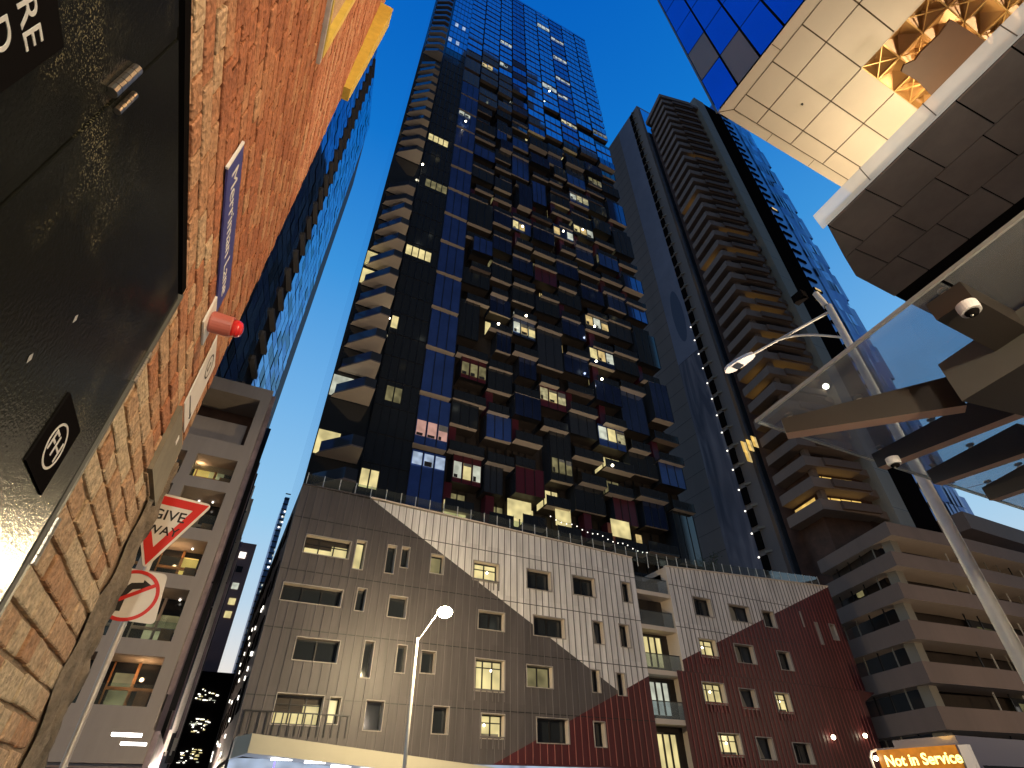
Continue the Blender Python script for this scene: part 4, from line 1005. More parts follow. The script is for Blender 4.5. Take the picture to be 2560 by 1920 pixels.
# side sliver, corner wall, balconies with pointed prow
b = MB(); b.poly([(2.0, YT + .6, 15.9), (6.25, YT + .6, 15.9), (6.25, YT + .6, ZTOP), (2.0, YT + .6, ZTOP)], 'glass_dark')
b.poly([(2.0, YT + .6, 15.9), (2.0, YT + .6, ZTOP), (2.0, YT + 22, ZTOP), (2.0, YT + 22, 15.9)], 'glass_mirror'); b.build('corner_wall', tw)
def bp(p, z=31.35): return pZ(*z5(*p), z)
tipL, apx, rgt, inn = bp((225, 945)), bp((400, 880)), bp((487, 908)), bp((440, 998))
for k in range(NF):
    z = Z0 + k * FH; high = z > 128
    sft = 'soffit' if not high else 'tower_conc'  # upper soffits take a darker material for the fading street light
    sc = .9 if z < 60 else (.6 if z < 105 else .42)
    q = [(2.3, YT + .5), (2.5, YT - .05 * sc), (apx[0], YT - (YT - apx[1]) * sc), (rgt[0] - .3, YT - (YT - rgt[1]) * sc), (5.9, YT + .5)]
    if k in (3, 16, 17, 29): continue
    b = MB(); b.prism(q, z - .14, z, 'tower_conc', sft)
    bo = b.build('balcony', tw)
    g = MB()
    for (a, c) in ((q[1], q[2]), (q[2], q[3])): g.hexa([(a[0], a[1], z), (c[0], c[1], z), (c[0], c[1] + .03, z), (a[0], a[1] + .03, z)], [(a[0], a[1], z + 1.0), (c[0], c[1], z + 1.0), (c[0], c[1] + .03, z + 1.0), (a[0], a[1] + .03, z + 1.0)], 'glass_dusk')
    g.build('balustrade', bo)
for (p, kd) in (((225, 890), 'lit_white'), ((240, 1185), 'lit_warm'), ((450, 100), 'lit_dim')):
    x, z = pY(*z5(*p), YT); k = round((z - Z0) / FH - .5); za = Z0 + k * FH
    MB().box(2.1, 4.0, YT + .50, YT + .58, za + .1, za + 2.5, kd).build('lit_window', tw)
x, z = pY(*z4(330, 1520), YT)
for dz_ in (0, FH):
    za = Z0 + round((z - Z0) / FH - .5) * FH - dz_; MB().box(2.1, 3.6, YT + .50, YT + .58, za + .2, za + 2.6, 'lit_warm').build('lit_window', tw)
for f, p in sorted(sparks, key=lambda a: a[1]):
    x, z = pY(*f(*p), YT - .75); MB().ball((x, YT - .75, z), .16, 'spark', 8).build('room_lamp', tw)
# roof edge
b = MB(); b.box(6.2, 45.0, YT + .3, YT + 30, ZTOP - .2, ZTOP + .9, 'glass_mirror'); b.build('parapet', tw)
# lower storeys at the terrace
b = MB(); b.box(2.0, 45, YT + .4, YT + 2.29, 15.9, Z0 - .5, 'brown_recess'); b.build('base_wall', tw)
b = MB()
b.box(10, 45, YT - 1.1, YT + .39, Z0 - .45, Z0 + .15, 'band'); b.build('base_band', tw)
for (f, p, w) in ((z6, (1850, 60), 2.6), (z6, (2120, 110), 1.8), (z6, (1450, 70), 2.2), (zr, (385, 180), 2.4)):
    x, z = pY(*f(*p), YT); MB().box(x - w / 2, x + w / 2, YT + .33, YT + .38, z - 1.0, z + .9, 'lit_warm').build('lit_window', tw)

# ================================================================== mural tower
mat('slab_light', (.19, .17, .165), .8, var=.10, vscale=.2, streak=True)
mt_ = thing('mural_tower', 'windowless concrete slab tower with a blue mural strip, squeezed beside the central glass tower', 'tower', (62, 44, 0))
MB().prism([(58, 42), (62.5, 42), (62.5, 62), (58, 62)], 0, 146.8, 'slab_light').build('shaft', mt_)
def muralmat():
    m = bpy.data.materials.new('mural'); m.use_nodes = True; n = m.node_tree.nodes; l = m.node_tree.links; b = n['Principled BSDF']
    g = n.new('ShaderNodeNewGeometry'); mp = n.new('ShaderNodeMapping'); mp.inputs['Scale'].default_value = (.3, .42, .05); l.new(g.outputs['Position'], mp.inputs[0])
    no = n.new('ShaderNodeTexNoise'); no.inputs['Scale'].default_value = 1; no.inputs['Detail'].default_value = 3; no.inputs['Distortion'].default_value = 1.4; l.new(mp.outputs[0], no.inputs[0])
    cr = n.new('ShaderNodeValToRGB'); e = cr.color_ramp.elements; e[0].position = .38; e[0].color = (.07, .075, .115, 1); e[1].position = .68; e[1].color = (.36, .34, .37, 1)
    k = e.new(.5); k.color = (.15, .15, .20, 1); l.new(no.outputs[0], cr.inputs[0]); l.new(cr.outputs[0], b.inputs['Base Color']); b.inputs['Roughness'].default_value = .7; M['mural'] = m
muralmat()
mat('mural_plain', (.19, .215, .31), .75, var=.12, vscale=.25)
mat('mural_dark', (.07, .095, .17), .7)
b = MB(); b.box(57.9, 57.99, 45.2, 50.2, 62, 146.5, 'mural_plain'); b.box(57.9, 57.99, 45.2, 50.2, 10, 61.9, 'mural'); b.build('mural_panel', mt_)
b = MB()
for k in range(44): b.box(57.978, 57.999, 50.25, 61.9, 10 + k * 3.15, 10.05 + k * 3.15, 'mullion')
build_each(b, 'panel_joint', mt_)
b = MB(); cy, cz = 47.3, 72.
pts = [(57.88, cy + 1.3 * math.cos(2 * math.pi * i / 28), cz + 6.5 * math.sin(2 * math.pi * i / 28)) for i in range(28)]
b.poly(pts, 'mural_dark'); b.build('mural_shape', mt_)
b = MB(); 
for k in range(44): b.box(57.75, 57.99, 44.1, 45.1, 8 + k * 3.15, 8 + k * 3.15 + 2.3, 'black_matt')
build_each(b, 'opening', mt_)
b = MB()
for k in range(44): b.prism([(57.5, 44.0), (57.98, 43.2), (57.98, 44.05)], 8 + k * 3.15 + 2.4, 8 + k * 3.15 + 2.7, 'pier_grey')
build_each(b, 'ledge', mt_)
b = MB()
for k in range(14): b.ball((57.6, 45.15, 26 + k * 3.15), .13, 'small_white', 6)
build_each(b, 'small_light', mt_)
b = MB(); b.box(58.7, 62.4, 41.85, 41.98, 16, 145.5, 'glass_mirror'); b.build('front_glazing', mt_)

# ================================================================== brown balcony tower
bt = thing('balcony_tower', 'brown concrete tower of stacked angular balconies right of the mural tower, some amber rooms lit', 'tower', (62, 36, 0))
A_, B_, Cc, Dd = (57.6, 39.6), (56.55, 34.0), (64.2, 32.35), (68.5, 32.2)
def ins(p, d): return p
b = MB(); b.prism([(59.4, 39.6), (58.4, 35.5), (64.8, 34.1), (70, 34.1), (70, 41.5), (59.6, 41.5)], 0, 134, 'brown_recess'); b.build('core', bt)
FB = 2.87; zs = [28.0 + FB * i for i in range(37)]
rl = random.Random(17)
litz = {}
def zl_(f, p): return round((pY(*f(*p), 33.5)[1] - 28.0) / FB - .3)
zr2 = lambda x, y: (1500 + x * Q, 600 + y * Q)
for p, side in (((870, 90), 'RL'), ((1000, 380), 'R'), ((1000, 460), 'R'), ((1090, 620), 'R'), ((1150, 810), 'R'), ((1400, 1470), 'R'), ((1440, 1600), 'R'), ((960, 660), 'L'), ((880, 660), 'L'), ((1180, 1530), 'L')):
    litz.setdefault(zl_(zr2, p), '') ; litz[zl_(zr2, p)] += side
for i_, s_ in ((3, 'R'), (6, 'L'), (9, 'R'), (12, 'L'), (18, 'R'), (22, 'L'), (27, 'R')): litz.setdefault(i_, s_)
for i, z in enumerate(zs):
    b = MB(); h = 1.05
    # spandrel band as ring with real thickness and soffit
    outer = [A_, B_, Cc]; 
    b.prism([(57.6, 39.6), (56.55, 34.0), (64.2, 32.35), (64.6, 34.05), (58.5, 35.45), (59.4, 39.6)], z - .25, z, 'band', 'band')
    for (p, q) in ((A_, B_), (B_, (60.6, 33.12))):
        dd = (Vector(q) - Vector(p)).normalized(); n_ = Vector((-dd.y, dd.x)) * .18
        if n_.dot(Vector((62, 37)) - Vector(p)) < 0: n_ = -n_
        b.prism([p, q, (q[0] + n_.x, q[1] + n_.y), (p[0] + n_.x, p[1] + n_.y)], z + .003, z + h, 'band')
    bo = b.build('balcony', bt)
    b = MB(); b.prism([(59.1, 33.12), (64.3, 32.0), (64.7, 34.0), (59.5, 35.1)], z - .05, z + .95, 'box_brown', 'box_brown'); b.build('balcony_box', bo)
    if i in litz:
        kd = 'lit_amber'
        if 'R' in litz[i]: 
            b = MB(); 
            for j in range(4):
                t0, t1 = j / 4 + .015, (j + 1) / 4 - .015; P, Qq = Vector((58.8, 35.3)), Vector((64.6, 34.0)); a, c = P.lerp(Qq, t0), P.lerp(Qq, t1)
                b.hexa([(a.x, a.y - .04, z + .1), (c.x, c.y - .04, z + .1), (c.x, c.y - .01, z + .1), (a.x, a.y - .01, z + .1)], [(a.x, a.y - .04, z + 2.3), (c.x, c.y - .04, z + 2.3), (c.x, c.y - .01, z + 2.3), (a.x, a.y - .01, z + 2.3)], kd)
            b.build('lit_window', bt)
        if 'L' in litz[i]: MB().hexa([(58.42, 35.7, z + .2), (59.3, 39.3, z + .2), (59.33, 39.3, z + .2), (58.45, 35.7, z + .2)], [(58.42, 35.7, z + 2.3), (59.3, 39.3, z + 2.3), (59.33, 39.3, z + 2.3), (58.45, 35.7, z + 2.3)], kd).build('lit_window', bt)
    b = MB()
    b.prism([(57.9, 34.4), (58.6, 34.25), (58.7, 34.9), (58.05, 35.05)], z + .003, z + FB - .26, 'tower_conc'); b.build('pier', bt)
b = MB(); b.prism([A_, B_, Cc, (69, 32.2), (69, 41), (57.9, 41)], 133.9, 135.3, 'band'); b.build('roof', bt)
MB().box(66.9, 69.9, 32.0, 34, 20, 140, 'pier_grey').build('light_pier', bt)
b = MB()
for i in range(37): b.box(64.4, 66.88, 32.9, 34.2, 28 + FB * i, 28 + FB * i + 1.0, 'tower_conc')
build_each(b, 'stair_slab', bt)
b = MB()
for k in range(22): b.box(66.89, 69.92, 31.99, 31.998, 24 + k * 5.3, 24.06 + k * 5.3, 'mullion')
build_each(b, 'pier_joint', bt)
MB().box(69.95, 76.8, 32.6, 36, 20, 142, 'black_matt').build('dark_stripe', bt)
MB().ball((64.0, 31.6, pY(2030, 952, 31.6)[1]), .42, 'spark', 10).build('balcony_lamp', bt)
# lit stairwell between the towers
b = MB(); 
for p in ((1340, 960), (1400, 940), (1450, 900), (1380, 1060)):
    x, z = pY(1560 + p[0] * .226, 900 + p[1] * .226, 41.); b.box(x - .5, x - .05, 41.0, 41.1, z - .9, z + .8, 'lit_amber'); b.box(x + .05, x + .4, 41.0, 41.1, z - .9, z + .8, 'lit_warm2')
build_each(b, 'stairwell_window', bt)
# lower levels
lv = [(22.92, 53.85), (19.79, 52.5), (16.78, 51.4), (13.6, 50.4), (10.4, 49.8), (7.3, 49.2)]
for i, (zt_, xa) in enumerate(lv):
    b = MB(); h = 1.35 if i < 3 else 1.5; yb_ = 27.0; lx, ly = xa + 3.4, yb_ + 10.5; rx_, ry_ = xa + 30, yb_ - 1.8
    o_ = [(lx, ly), (xa, yb_), (xa + 8, yb_ - .8), (rx_, ry_), (rx_, ry_ + 3), (xa + 8.3, yb_ + 2.0), (xa + 2.2, yb_ + 2.6), (lx + 2.2, ly)]
    b.prism(o_, zt_ - h, zt_, 'band', 'soffit'); b.build('podium_band', bt)
    b = MB()
    for j in range(9): xx = xa + 9.5 + j * 2.1; b.box(xx, xx + .09, yb_ + .6 - j * .1, yb_ + .7 - j * .1, zt_ - 3.05, zt_ - h - .003, rl.choice(('mullion', 'pier_grey', 'white_bar')))
    for j in range(4): xx = xa + .9 + j * .75; yy_ = yb_ + 3.0 + j * 1.9; b.box(xx + .5, xx + .6, yy_, yy_ + .1, zt_ - 3.05, zt_ - h - .003, rl.choice(('mullion', 'pier_grey')))
    build_each(b, 'window_post', bt)
    if i in (1, 2, 4): MB().box(xa + 11 + i, xa + 13.5 + i, yb_ + 1.6, yb_ + 1.7, zt_ - 3.0, zt_ - 1.9, 'lit_dim').build('lit_window', bt)
    b = MB(); b.prism([(xa + 1.1, yb_ + .9), (xa + 2.0, yb_ + .8), (xa + 2.0, yb_ + 1.7), (xa + 1.1, yb_ + 1.8)], zt_ - 3.2, zt_ - h - .003, 'pier_grey'); b.build('podium_column', bt)
b = MB(); b.prism([(55.6, 30.2), (62, 29.3), (82, 28.2), (82, 41), (60.5, 41)], 0, 22.5, 'dark_wall'); b.build('podium_wall', bt)
b = MB()
for (x, z, w) in ((63.5, 15.2, 5.2), (64, 8.8, 5)): b.box(x, x + w, 28.6, 28.7, z - 1.0, z + .6, 'glass_dusk')
build_each(b, 'podium_window', bt)
MB().box(57.2, 57.6, 32.6, 34.5, 18.2, 19.4, 'lit_dim').build('lit_window', bt)

# ================================================================== blue clad tower at the right
bl = thing('blue_tower', 'blue clad tower with dark slots and stepped right edge, beyond the brown balcony tower', 'tower', (88, 36, 0))
b = MB(); b.box(82.6, 93.5, 35.4, 60, 0, 160, 'blue_clad'); b.build('shaft', bl)
b = MB(); ru = random.Random(2)
for k in range(44):
    z = 22 + k * 3.05; b.box(83.5, 86.0, 35.2, 35.38, z, z + .75, 'black_matt')
    if k in (19, 28): b.box(83.9, 85.4, 35.12, 35.19, z + .1, z + .6, 'lit_amber')
build_each(b, 'slot', bl)
b = MB()
for k in range(44):
    z = 14 + k * 3.15
    for j in range(5):
        x = 88.0 + j * 1.15; t = ru.uniform(-.12, .12)
        b.poly([(x, 35.2 + t, z), (x + 1.1, 35.2 - t, z), (x + 1.1, 35.2 - t + ru.uniform(-.05, .05), z + 3.05), (x, 35.2 + t, z + 3.05)], 'blue_clad_light' if ru.random() < .35 and z > 60 else 'blue_clad')
b.build('facade_panels', bl)
b = MB()
for k in range(12):
    z = 20 + k * 10.4; b.box(93.5, 95.2, 35.3, 37.5, z, z + 7.8, 'blue_clad'); 
    if k < 3: b.box(91.5, 93.4, 34.9, 35.15, z + 2, z + 4, 'panel_red')
build_each(b, 'projecting_bay', bl)
b = MB()
for i, z in enumerate((23.0, 17.5, 12.8, 27.6)): b.box(76.9 , 90.2 + (i % 2) * 1.6, 29.5, 35.1, z, z + 2.2, 'band')
build_each(b, 'brown_box', bl)
# ================================================================== building with lit soffit, top right
rbld = thing('overhang_building', 'blue glazed building at top right whose overhang shows a warm panelled soffit and gold ceiling', 'building', (8, -2, 12))
XS, YS2, ZS = 5.63, 2.41, 12.0
b = MB()
# soffit frame border
FX, FY = 5.86, 2.24
b.poly([(XS, -9, ZS), (XS, YS2, ZS), (FX, FY, ZS), (FX, -9, ZS)], 'soffit_panel'); b.poly([(XS, YS2, ZS), (22, YS2, ZS), (22, FY, ZS), (FX, FY, ZS)], 'soffit_panel')
for q in ((XS, YS2, FX, FY),): b.bar((q[0], q[1], ZS + .001), (q[2], q[3], ZS + .001), .014, .006, 'soffit_joint')
for xx in (6.9, 8.1): b.box(xx, xx + .012, FY + .01, YS2 - .01, ZS - .003, ZS - .001, 'soffit_joint')
for yj in (1.1, -.2): b.box(XS + .01, FX - .01, yj, yj + .012, ZS - .003, ZS - .001, 'soffit_joint')
b.box(FX, FX + .014, -9, FY, ZS - .004, ZS - .0015, 'soffit_joint'); b.box(FX, 22, FY - .014, FY, ZS - .005, ZS - .0025, 'soffit_joint')
b.build('soffit_border', rbld)
xs = [FX, 6.47, 7.40, 8.34, 9.27, 10.2, 11.2, 12.2, 13.2]; ys = [FY, 1.93, 1.30, .66, .03, -.6, -1.23, -1.9]
b = MB()
GX, GY = 7.40, .66
for i in range(len(xs) - 1):
    for j in range(len(ys) - 1):
        if xs[i] >= GX - .01 and ys[j] <= GY + .01: continue
        b.box(xs[i] + .012, xs[i + 1] - .012, ys[j + 1] + .011, ys[j] - .011, ZS + .004, ZS + .02, 'soffit_panel')
b.build('soffit_panels', rbld)
MB().box(XS + .03, 22, -9, YS2 - .03, ZS + .03, ZS + .05, 'soffit_joint').build('soffit_backing', rbld) if False else None
b = MB(); b.box(XS + .05, GX, -9, YS2 - .05, ZS + .03, ZS + .06, 'soffit_joint'); b.box(GX, 22, GY, YS2 - .05, ZS + .03, ZS + .06, 'soffit_joint'); b.build('soffit_backing', rbld)
MB().tube([(6.96, 1.58, ZS + .003), (6.96, 1.58, ZS - .02)], .018, 'steel_beam', 12).build('sprinkler', rbld)
# gold faceted ceiling
b = MB(); rbz = MB(); cw, ch = .94 / 2 + .0, .63 / 2
gx0 = GX; ang = R(45)
nodes = {}
for i in range(16):
    for j in range(22):
        nodes[(i, j)] = (GX + i * .47, GY - j * .42)
for i in range(15):
    for j in range(21):
        p00, p10, p11, p01 = nodes[(i, j)], nodes[(i + 1, j)], nodes[(i + 1, j + 1)], nodes[(i, j + 1)]
        c = ((p00[0] + p11[0]) / 2, (p00[1] + p11[1]) / 2, ZS + .22)
        for a, d_ in ((p00, p10), (p10, p11), (p11, p01), (p01, p00)):
            b.poly([(a[0], a[1], ZS + .05), (d_[0], d_[1], ZS + .05), c], 'gold')
for (i, j), p in nodes.items():
    if (i + 1, j) in nodes: q = nodes[(i + 1, j)]; rbz.bar((p[0], p[1], ZS + .045), (q[0], q[1], ZS + .045), .022, .03, 'gold_rib')
    if (i, j + 1) in nodes: q = nodes[(i, j + 1)]; rbz.bar((p[0], p[1], ZS + .045), (q[0], q[1], ZS + .045), .022, .03, 'gold_rib')
    if (i + 1, j + 1) in nodes and (i + j) % 2 == 0: q = nodes[(i + 1, j + 1)]; rbz.bar((p[0], p[1], ZS + .05), (q[0], q[1], ZS + .05), .014, .02, 'gold_rib')
    if (i + 1, j - 1) in nodes and (i + j) % 2 == 1: q = nodes[(i + 1, j - 1)]; rbz.bar((p[0], p[1], ZS + .05), (q[0], q[1], ZS + .05), .014, .02, 'gold_rib')
b.build('gold_ceiling', rbld); rbz.build('ceiling_ribs', rbld)
MB().box(GX - .012, GX, -9, GY, ZS, ZS + .25, 'soffit_panel').box(GX, 22, GY, GY + .012, ZS, ZS + .25, 'soffit_panel').build('ceiling_upstand', rbld)
zB = ZS - .32
pp = [pZ(*zt(*q), zB) for q in ((1762, 118), (1990, 262), (2300, 560), (1990, 830), (1655, 600), (1560, 500), (1458, 440), (1475, 400), (1545, 370), (1580, 320), (1690, 215))]
MB().hexa([(p[0], p[1], zB) for p in pp], [(p[0], p[1], zB + .04) for p in pp], 'brown_panel').build('ceiling_baffle', rbld)
# glass wall above
b = MB(); j = MB()
sy_ = YS2 - pX(1846, 214, XS)[0]; sz_ = pX(1756, 203, XS)[1] - ZS; print('cell', sy_, sz_)
zz = [ZS + .02 + i * sz_ for i in range(8)]
yy = [YS2 - i * sy_ for i in range(11)]
opaque = {(1, 0), (0, 1), (6, 1), (4, 2)}
for i in range(len(yy) - 1):
    for k in range(len(zz) - 1):
        if zz[k] > 23: continue
        b.poly([(XS - .01, yy[i] - .02, zz[k] + .02), (XS - .01, yy[i + 1] + .02, zz[k] + .02), (XS - .01 , yy[i + 1] + .02, zz[k + 1] - .02), (XS - .01 - rl.uniform(0, .004), yy[i] - .02, zz[k + 1] - .02)], 'grey_opaque' if (i, k) in opaque else 'blue_wall_glass')
b.build('glass_panels', rbld)
MB().box(XS, 22, -9, YS2 - .0, ZS + .32, 23.8, 'black_matt').build('wall_core', rbld)
MB().box(XS - .35, XS, YS2 - 1.9, YS2 + .1, 23.9, 24.5, 'black_matt').build('roof_plant', rbld)
b = MB().box(XS - .012, XS + .0, YS2 + .001, YS2 + .03, ZS, 23.8, 'steel_grey'); b.build('corner_trim', rbld)
light('POINT', (8.55, .05, 11.86), 45, (1, .74, .42), rbld, size=.06, name='soffit_lamp')
MB().box(5.2, 5.6, -1.9, -1.5, 8.9, 9.2, 'steel_beam').build('flood_light', rbld)
fsp = light('SPOT', (5.1, -1.4, 8.8), 1900, (1, .54, .20), rbld, size=.12, spot=R(75), name='flood_lamp')
fsp.rotation_euler = (Vector((-.5, 2.0, 7.2)) - Vector((5.1, -1.4, 8.8))).to_track_quat('-Z', 'Y').to_euler()
light('AREA', (9.2, .9, 9.6), 105, (1, .80, .50), rbld, rot=(R(180), 0, 0), sx=1.2, sy=1.2, name='soffit_fill')  # added area fill below the soffit, hangs without a fixture


# ================================================================== dark panelled lower soffit
dk = thing('dark_canopy', 'dark panelled underside with a frosted glass upstand below the golden soffit', 'canopy', (5, 0, 6))
ZD = 6.0
pts = [pZ(*p, ZD) for p in ((2071, 565), (2119, 655), (2140, 690), (2250, 748))]
far = pts[-1]; e2 = pZ(2560, 90, ZD); 
dirv = Vector((e2[0] - pts[0][0], e2[1] - pts[0][1])).normalized()
L_ = 9; back = (pts[0][0] + dirv.x * L_, pts[0][1] + dirv.y * L_)
poly = [pts[0], pts[1], pts[2], far, (far[0] + 8, far[1] - .1), (far[0] + 8, back[1]), back]
b = MB(); b.hexa([(p[0], p[1], ZD + .02) for p in poly], [(p[0], p[1], ZD + .10) for p in poly], 'black_matt'); b.build('body', dk)
# panels: a grid in the canopy's own direction, clipped by its outline
def inside(p, pl):
    c = False; j = len(pl) - 1
    for i in range(len(pl)):
        if (pl[i][1] > p[1]) != (pl[j][1] > p[1]) and p[0] < (pl[j][0] - pl[i][0]) * (p[1] - pl[i][1]) / (pl[j][1] - pl[i][1]) + pl[i][0]: c = not c
        j = i
    return c
def clip(sub, cl):
    outp = sub
    for i in range(len(cl)):
        a, c = cl[i], cl[(i + 1) % len(cl)]; inp = outp; outp = []
        if not inp: return []
        side = lambda p: (c[0] - a[0]) * (p[1] - a[1]) - (c[1] - a[1]) * (p[0] - a[0])
        for k in range(len(inp)):
            p, q = inp[k], inp[(k + 1) % len(inp)]; sp_, sq = side(p), side(q)
            if sp_ >= 0: outp.append(p)
            if (sp_ >= 0) != (sq >= 0): t = sp_ / (sp_ - sq); outp.append((p[0] + (q[0] - p[0]) * t, p[1] + (q[1] - p[1]) * t))
    return outp
area = sum(poly[i][0] * poly[(i + 1) % len(poly)][1] - poly[(i + 1) % len(poly)][0] * poly[i][1] for i in range(len(poly)))
cl = poly if area > 0 else poly[::-1]
nv = Vector((-dirv.y, dirv.x)); 
if nv.x < 0: nv = -nv
edgeR = pZ(2323, 675, ZD)
b = MB(); o_ = Vector(pts[0])
width = (Vector(edgeR) - o_).dot(nv)
step = width / 3
for i in range(0, 3):
    for j in range(-3, 16):
        t0, t1 = j * .42 + .006 - (i % 2) * .1, (j + 1) * .42 - .006 - (i % 2) * .1; s0, s1 = i * step + .005, (i + 1) * step - .005
        cell = [tuple(o_ + dirv * t + nv * s) for t, s in ((t0, s0), (t1, s0), (t1, s1), (t0, s1))]
        ca = sum(cell[k][0] * cell[(k + 1) % 4][1] - cell[(k + 1) % 4][0] * cell[k][1] for k in range(4))
        c_ = clip(cell, cl)
        if len(c_) > 2: b.hexa([(p[0], p[1], ZD) for p in c_], [(p[0], p[1], ZD + .018) for p in c_], 'dark_panel')
b.build('soffit_panels', dk)
b = MB(); p0 = pts[0]; h = .0
a0 = Vector((p0[0], p0[1], 0)) - Vector((dirv.x, dirv.y, 0)) * .05; a1 = Vector((back[0], back[1], 0)); ot = -Vector((nv.x, nv.y, 0))
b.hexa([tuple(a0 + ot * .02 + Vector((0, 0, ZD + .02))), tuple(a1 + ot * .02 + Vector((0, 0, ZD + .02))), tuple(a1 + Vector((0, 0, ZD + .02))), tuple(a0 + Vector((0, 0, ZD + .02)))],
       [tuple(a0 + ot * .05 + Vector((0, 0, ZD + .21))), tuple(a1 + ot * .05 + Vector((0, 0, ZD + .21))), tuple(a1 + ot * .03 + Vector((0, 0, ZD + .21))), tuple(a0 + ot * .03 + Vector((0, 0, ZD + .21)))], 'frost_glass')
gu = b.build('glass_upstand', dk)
b = MB()
for j in range(9):
    c = a0 + Vector((dirv.x, dirv.y, 0)) * (.55 + j * .62); b.bar(tuple(c + ot * .028 + Vector((0, 0, ZD + .02))), tuple(c + ot * .058 + Vector((0, 0, ZD + .21))), .008, .006, 'steel_grey')
build_each(b, 'joint', gu)

# ================================================================== glass street canopy on steel arms
gc = thing('glass_canopy', 'clear glass corner canopy carried on dark tapering steel arms at the right edge', 'canopy', (4, 1, 3.5))
ZG = 3.6
tip = pZ(1890, 1056, ZG); lft = pZ(2275, 759, ZG); fr = pZ(2171, 1145, ZG); fr2 = pZ(2420, 1210, ZG)
dl = (Vector(lft) - Vector(tip)).normalized(); dr = (Vector(fr2) - Vector(fr)).normalized()
lb = Vector(tip) + dl * 5; rb2 = Vector(tip) + Vector((7, -.12))
def sheet(name, pl, z, th, mt, par): 
    b = MB(); b.hexa([(p[0], p[1], z) for p in pl], [(p[0], p[1], z + th) for p in pl], mt); return b.build(name, par)
m1_ = Vector(tip) + dl * 1.32; m2_ = Vector(tip) + Vector((1.12, -.03))
inner = (5.6, -.3)
sheet('glass_pane', [tuple(tip), tuple(Vector(tip) + dl * 1.3), (4.6, .5), tuple(m2_ - Vector((.01, 0)))], ZG, .016, 'canopy_glass', gc)
sheet('glass_pane', [tuple(Vector(tip) + dl * 1.32), tuple(lb), (5.5, -4), (5.5, .35), (4.62, .49)], ZG, .016, 'canopy_glass', gc)
sheet('glass_pane', [tuple(m2_ + Vector((.01, 0))), tuple(m2_ + Vector((1.15, -.03))), (5.6, .45), (4.62, .52)], ZG, .016, 'canopy_glass', gc)
sheet('glass_pane', [tuple(m2_ + Vector((1.17, -.03))), tuple(rb2), (9, .4), (5.62, .45)], ZG, .016, 'canopy_glass', gc)
b = MB(); b.bar(tuple(tip) + (ZG + .008,), tuple(lb) + (ZG + .008,), .014, .022, 'glass_rim'); b.bar((tip[0] + .02, tip[1] - .002, ZG + .008), (rb2.x, rb2.y, ZG + .008), .014, .022, 'glass_rim'); b.build('glass_edge', gc)
def arm(t, root, ht, hr, w, z=ZG - .02, par=gc, tm='steel_beam', bm_='steel_lit_warm'):
    t = Vector(t); r_ = Vector(root); d = (r_ - t).normalized(); n_ = Vector((-d.y, d.x)) * w / 2
    b = MB(); lo = [t - n_, r_ - n_, r_ + n_, t + n_]
    b.hexa([(lo[0].x, lo[0].y, z - ht), (lo[1].x, lo[1].y, z - hr), (lo[2].x, lo[2].y, z - hr), (lo[3].x, lo[3].y, z - ht)], [(p.x, p.y, z) for p in lo], tm, bm_)
    a_ = b.build('support_arm', par)
    for u in (.06, .5):
        c = t.lerp(r_, u); f_ = MB().tube([(c.x, c.y, z), (c.x, c.y, z + .018)], .022, 'steel', 12); f_.tube([(c.x, c.y, z + .037), (c.x, c.y, z + .045)], .026, 'steel', 12); build_each(f_, 'glass_fitting', a_)
    return a_
zb = 3.47
t1_ = pZ(1968, 1090, zb); r1_ = pZ(2415, 1022, 3.37)
arm(t1_, r1_, .11, .21, .085)
t2_ = pZ(2205, 1172, zb); r2_ = pZ(2560, 1035, 3.38); arm(t2_, r2_, .11, .20, .085)
t3_ = pZ(2345, 1212, zb); r3_ = pZ(2600, 1125, 3.38); arm(t3_, r3_, .11, .20, .085)
t4_ = pZ(2485, 1252, zb); r4_ = pZ(2700, 1180, 3.38); arm(t4_, r4_, .11, .20, .085)
t5_ = pZ(2385, 772, 3.47); r5_ = pZ(2600, 890, 3.42); arm(t5_, r5_, .11, .16, .17, bm_='steel_beam')
# main girder
g0 = Vector(pZ(2405, 1003, 3.30)); g1 = Vector(pZ(2600, 885, 3.30)); gd = (g1 - g0).normalized(); gn = Vector((-gd.y, gd.x)); 
if gn.x < 0: gn = -gn
g2 = g0 + gd * 3.2; 
b = MB(); lo = [g0, g2, g2 + gn * 1.6, g0 + gn * .95]
b.hexa([(p.x, p.y, 3.30) for p in lo], [(p.x, p.y, 3.56) for p in lo], 'steel_grey', 'steel_beam'); b.build('girder', gc)
# cameras
def dome(name, px, z, label, r):
    x, y = pZ(*px, z); d = thing(name, label, 'camera', (x, y, z))
    MB().tube([(x, y, z + .045), (x, y, z + .02), (x, y, z - .005)], [r, r * 1.02, r * .95], 'white_plastic', 24).build('housing', d, smooth=False)
    b = MB(); n = 20
    prev = None
    MB().ball((x, y, z - .004), r * .68, 'black_matt', 20, 1, 1, .85).build('dome_lens', d, smooth=True)
    MB().ball((x - r * .2, y + r * .1, z - .004 - r * .5), r * .16, 'steel', 10).build('lens_ring', d)
    return d
dome('security_camera', (2428, 778), 3.41, 'white dome camera fixed under the upper arm of the glass canopy', .044)
dome('security_camera', (2237, 1160), 3.41, 'white dome camera on the lower canopy arm in front of the lamp pole', .042)

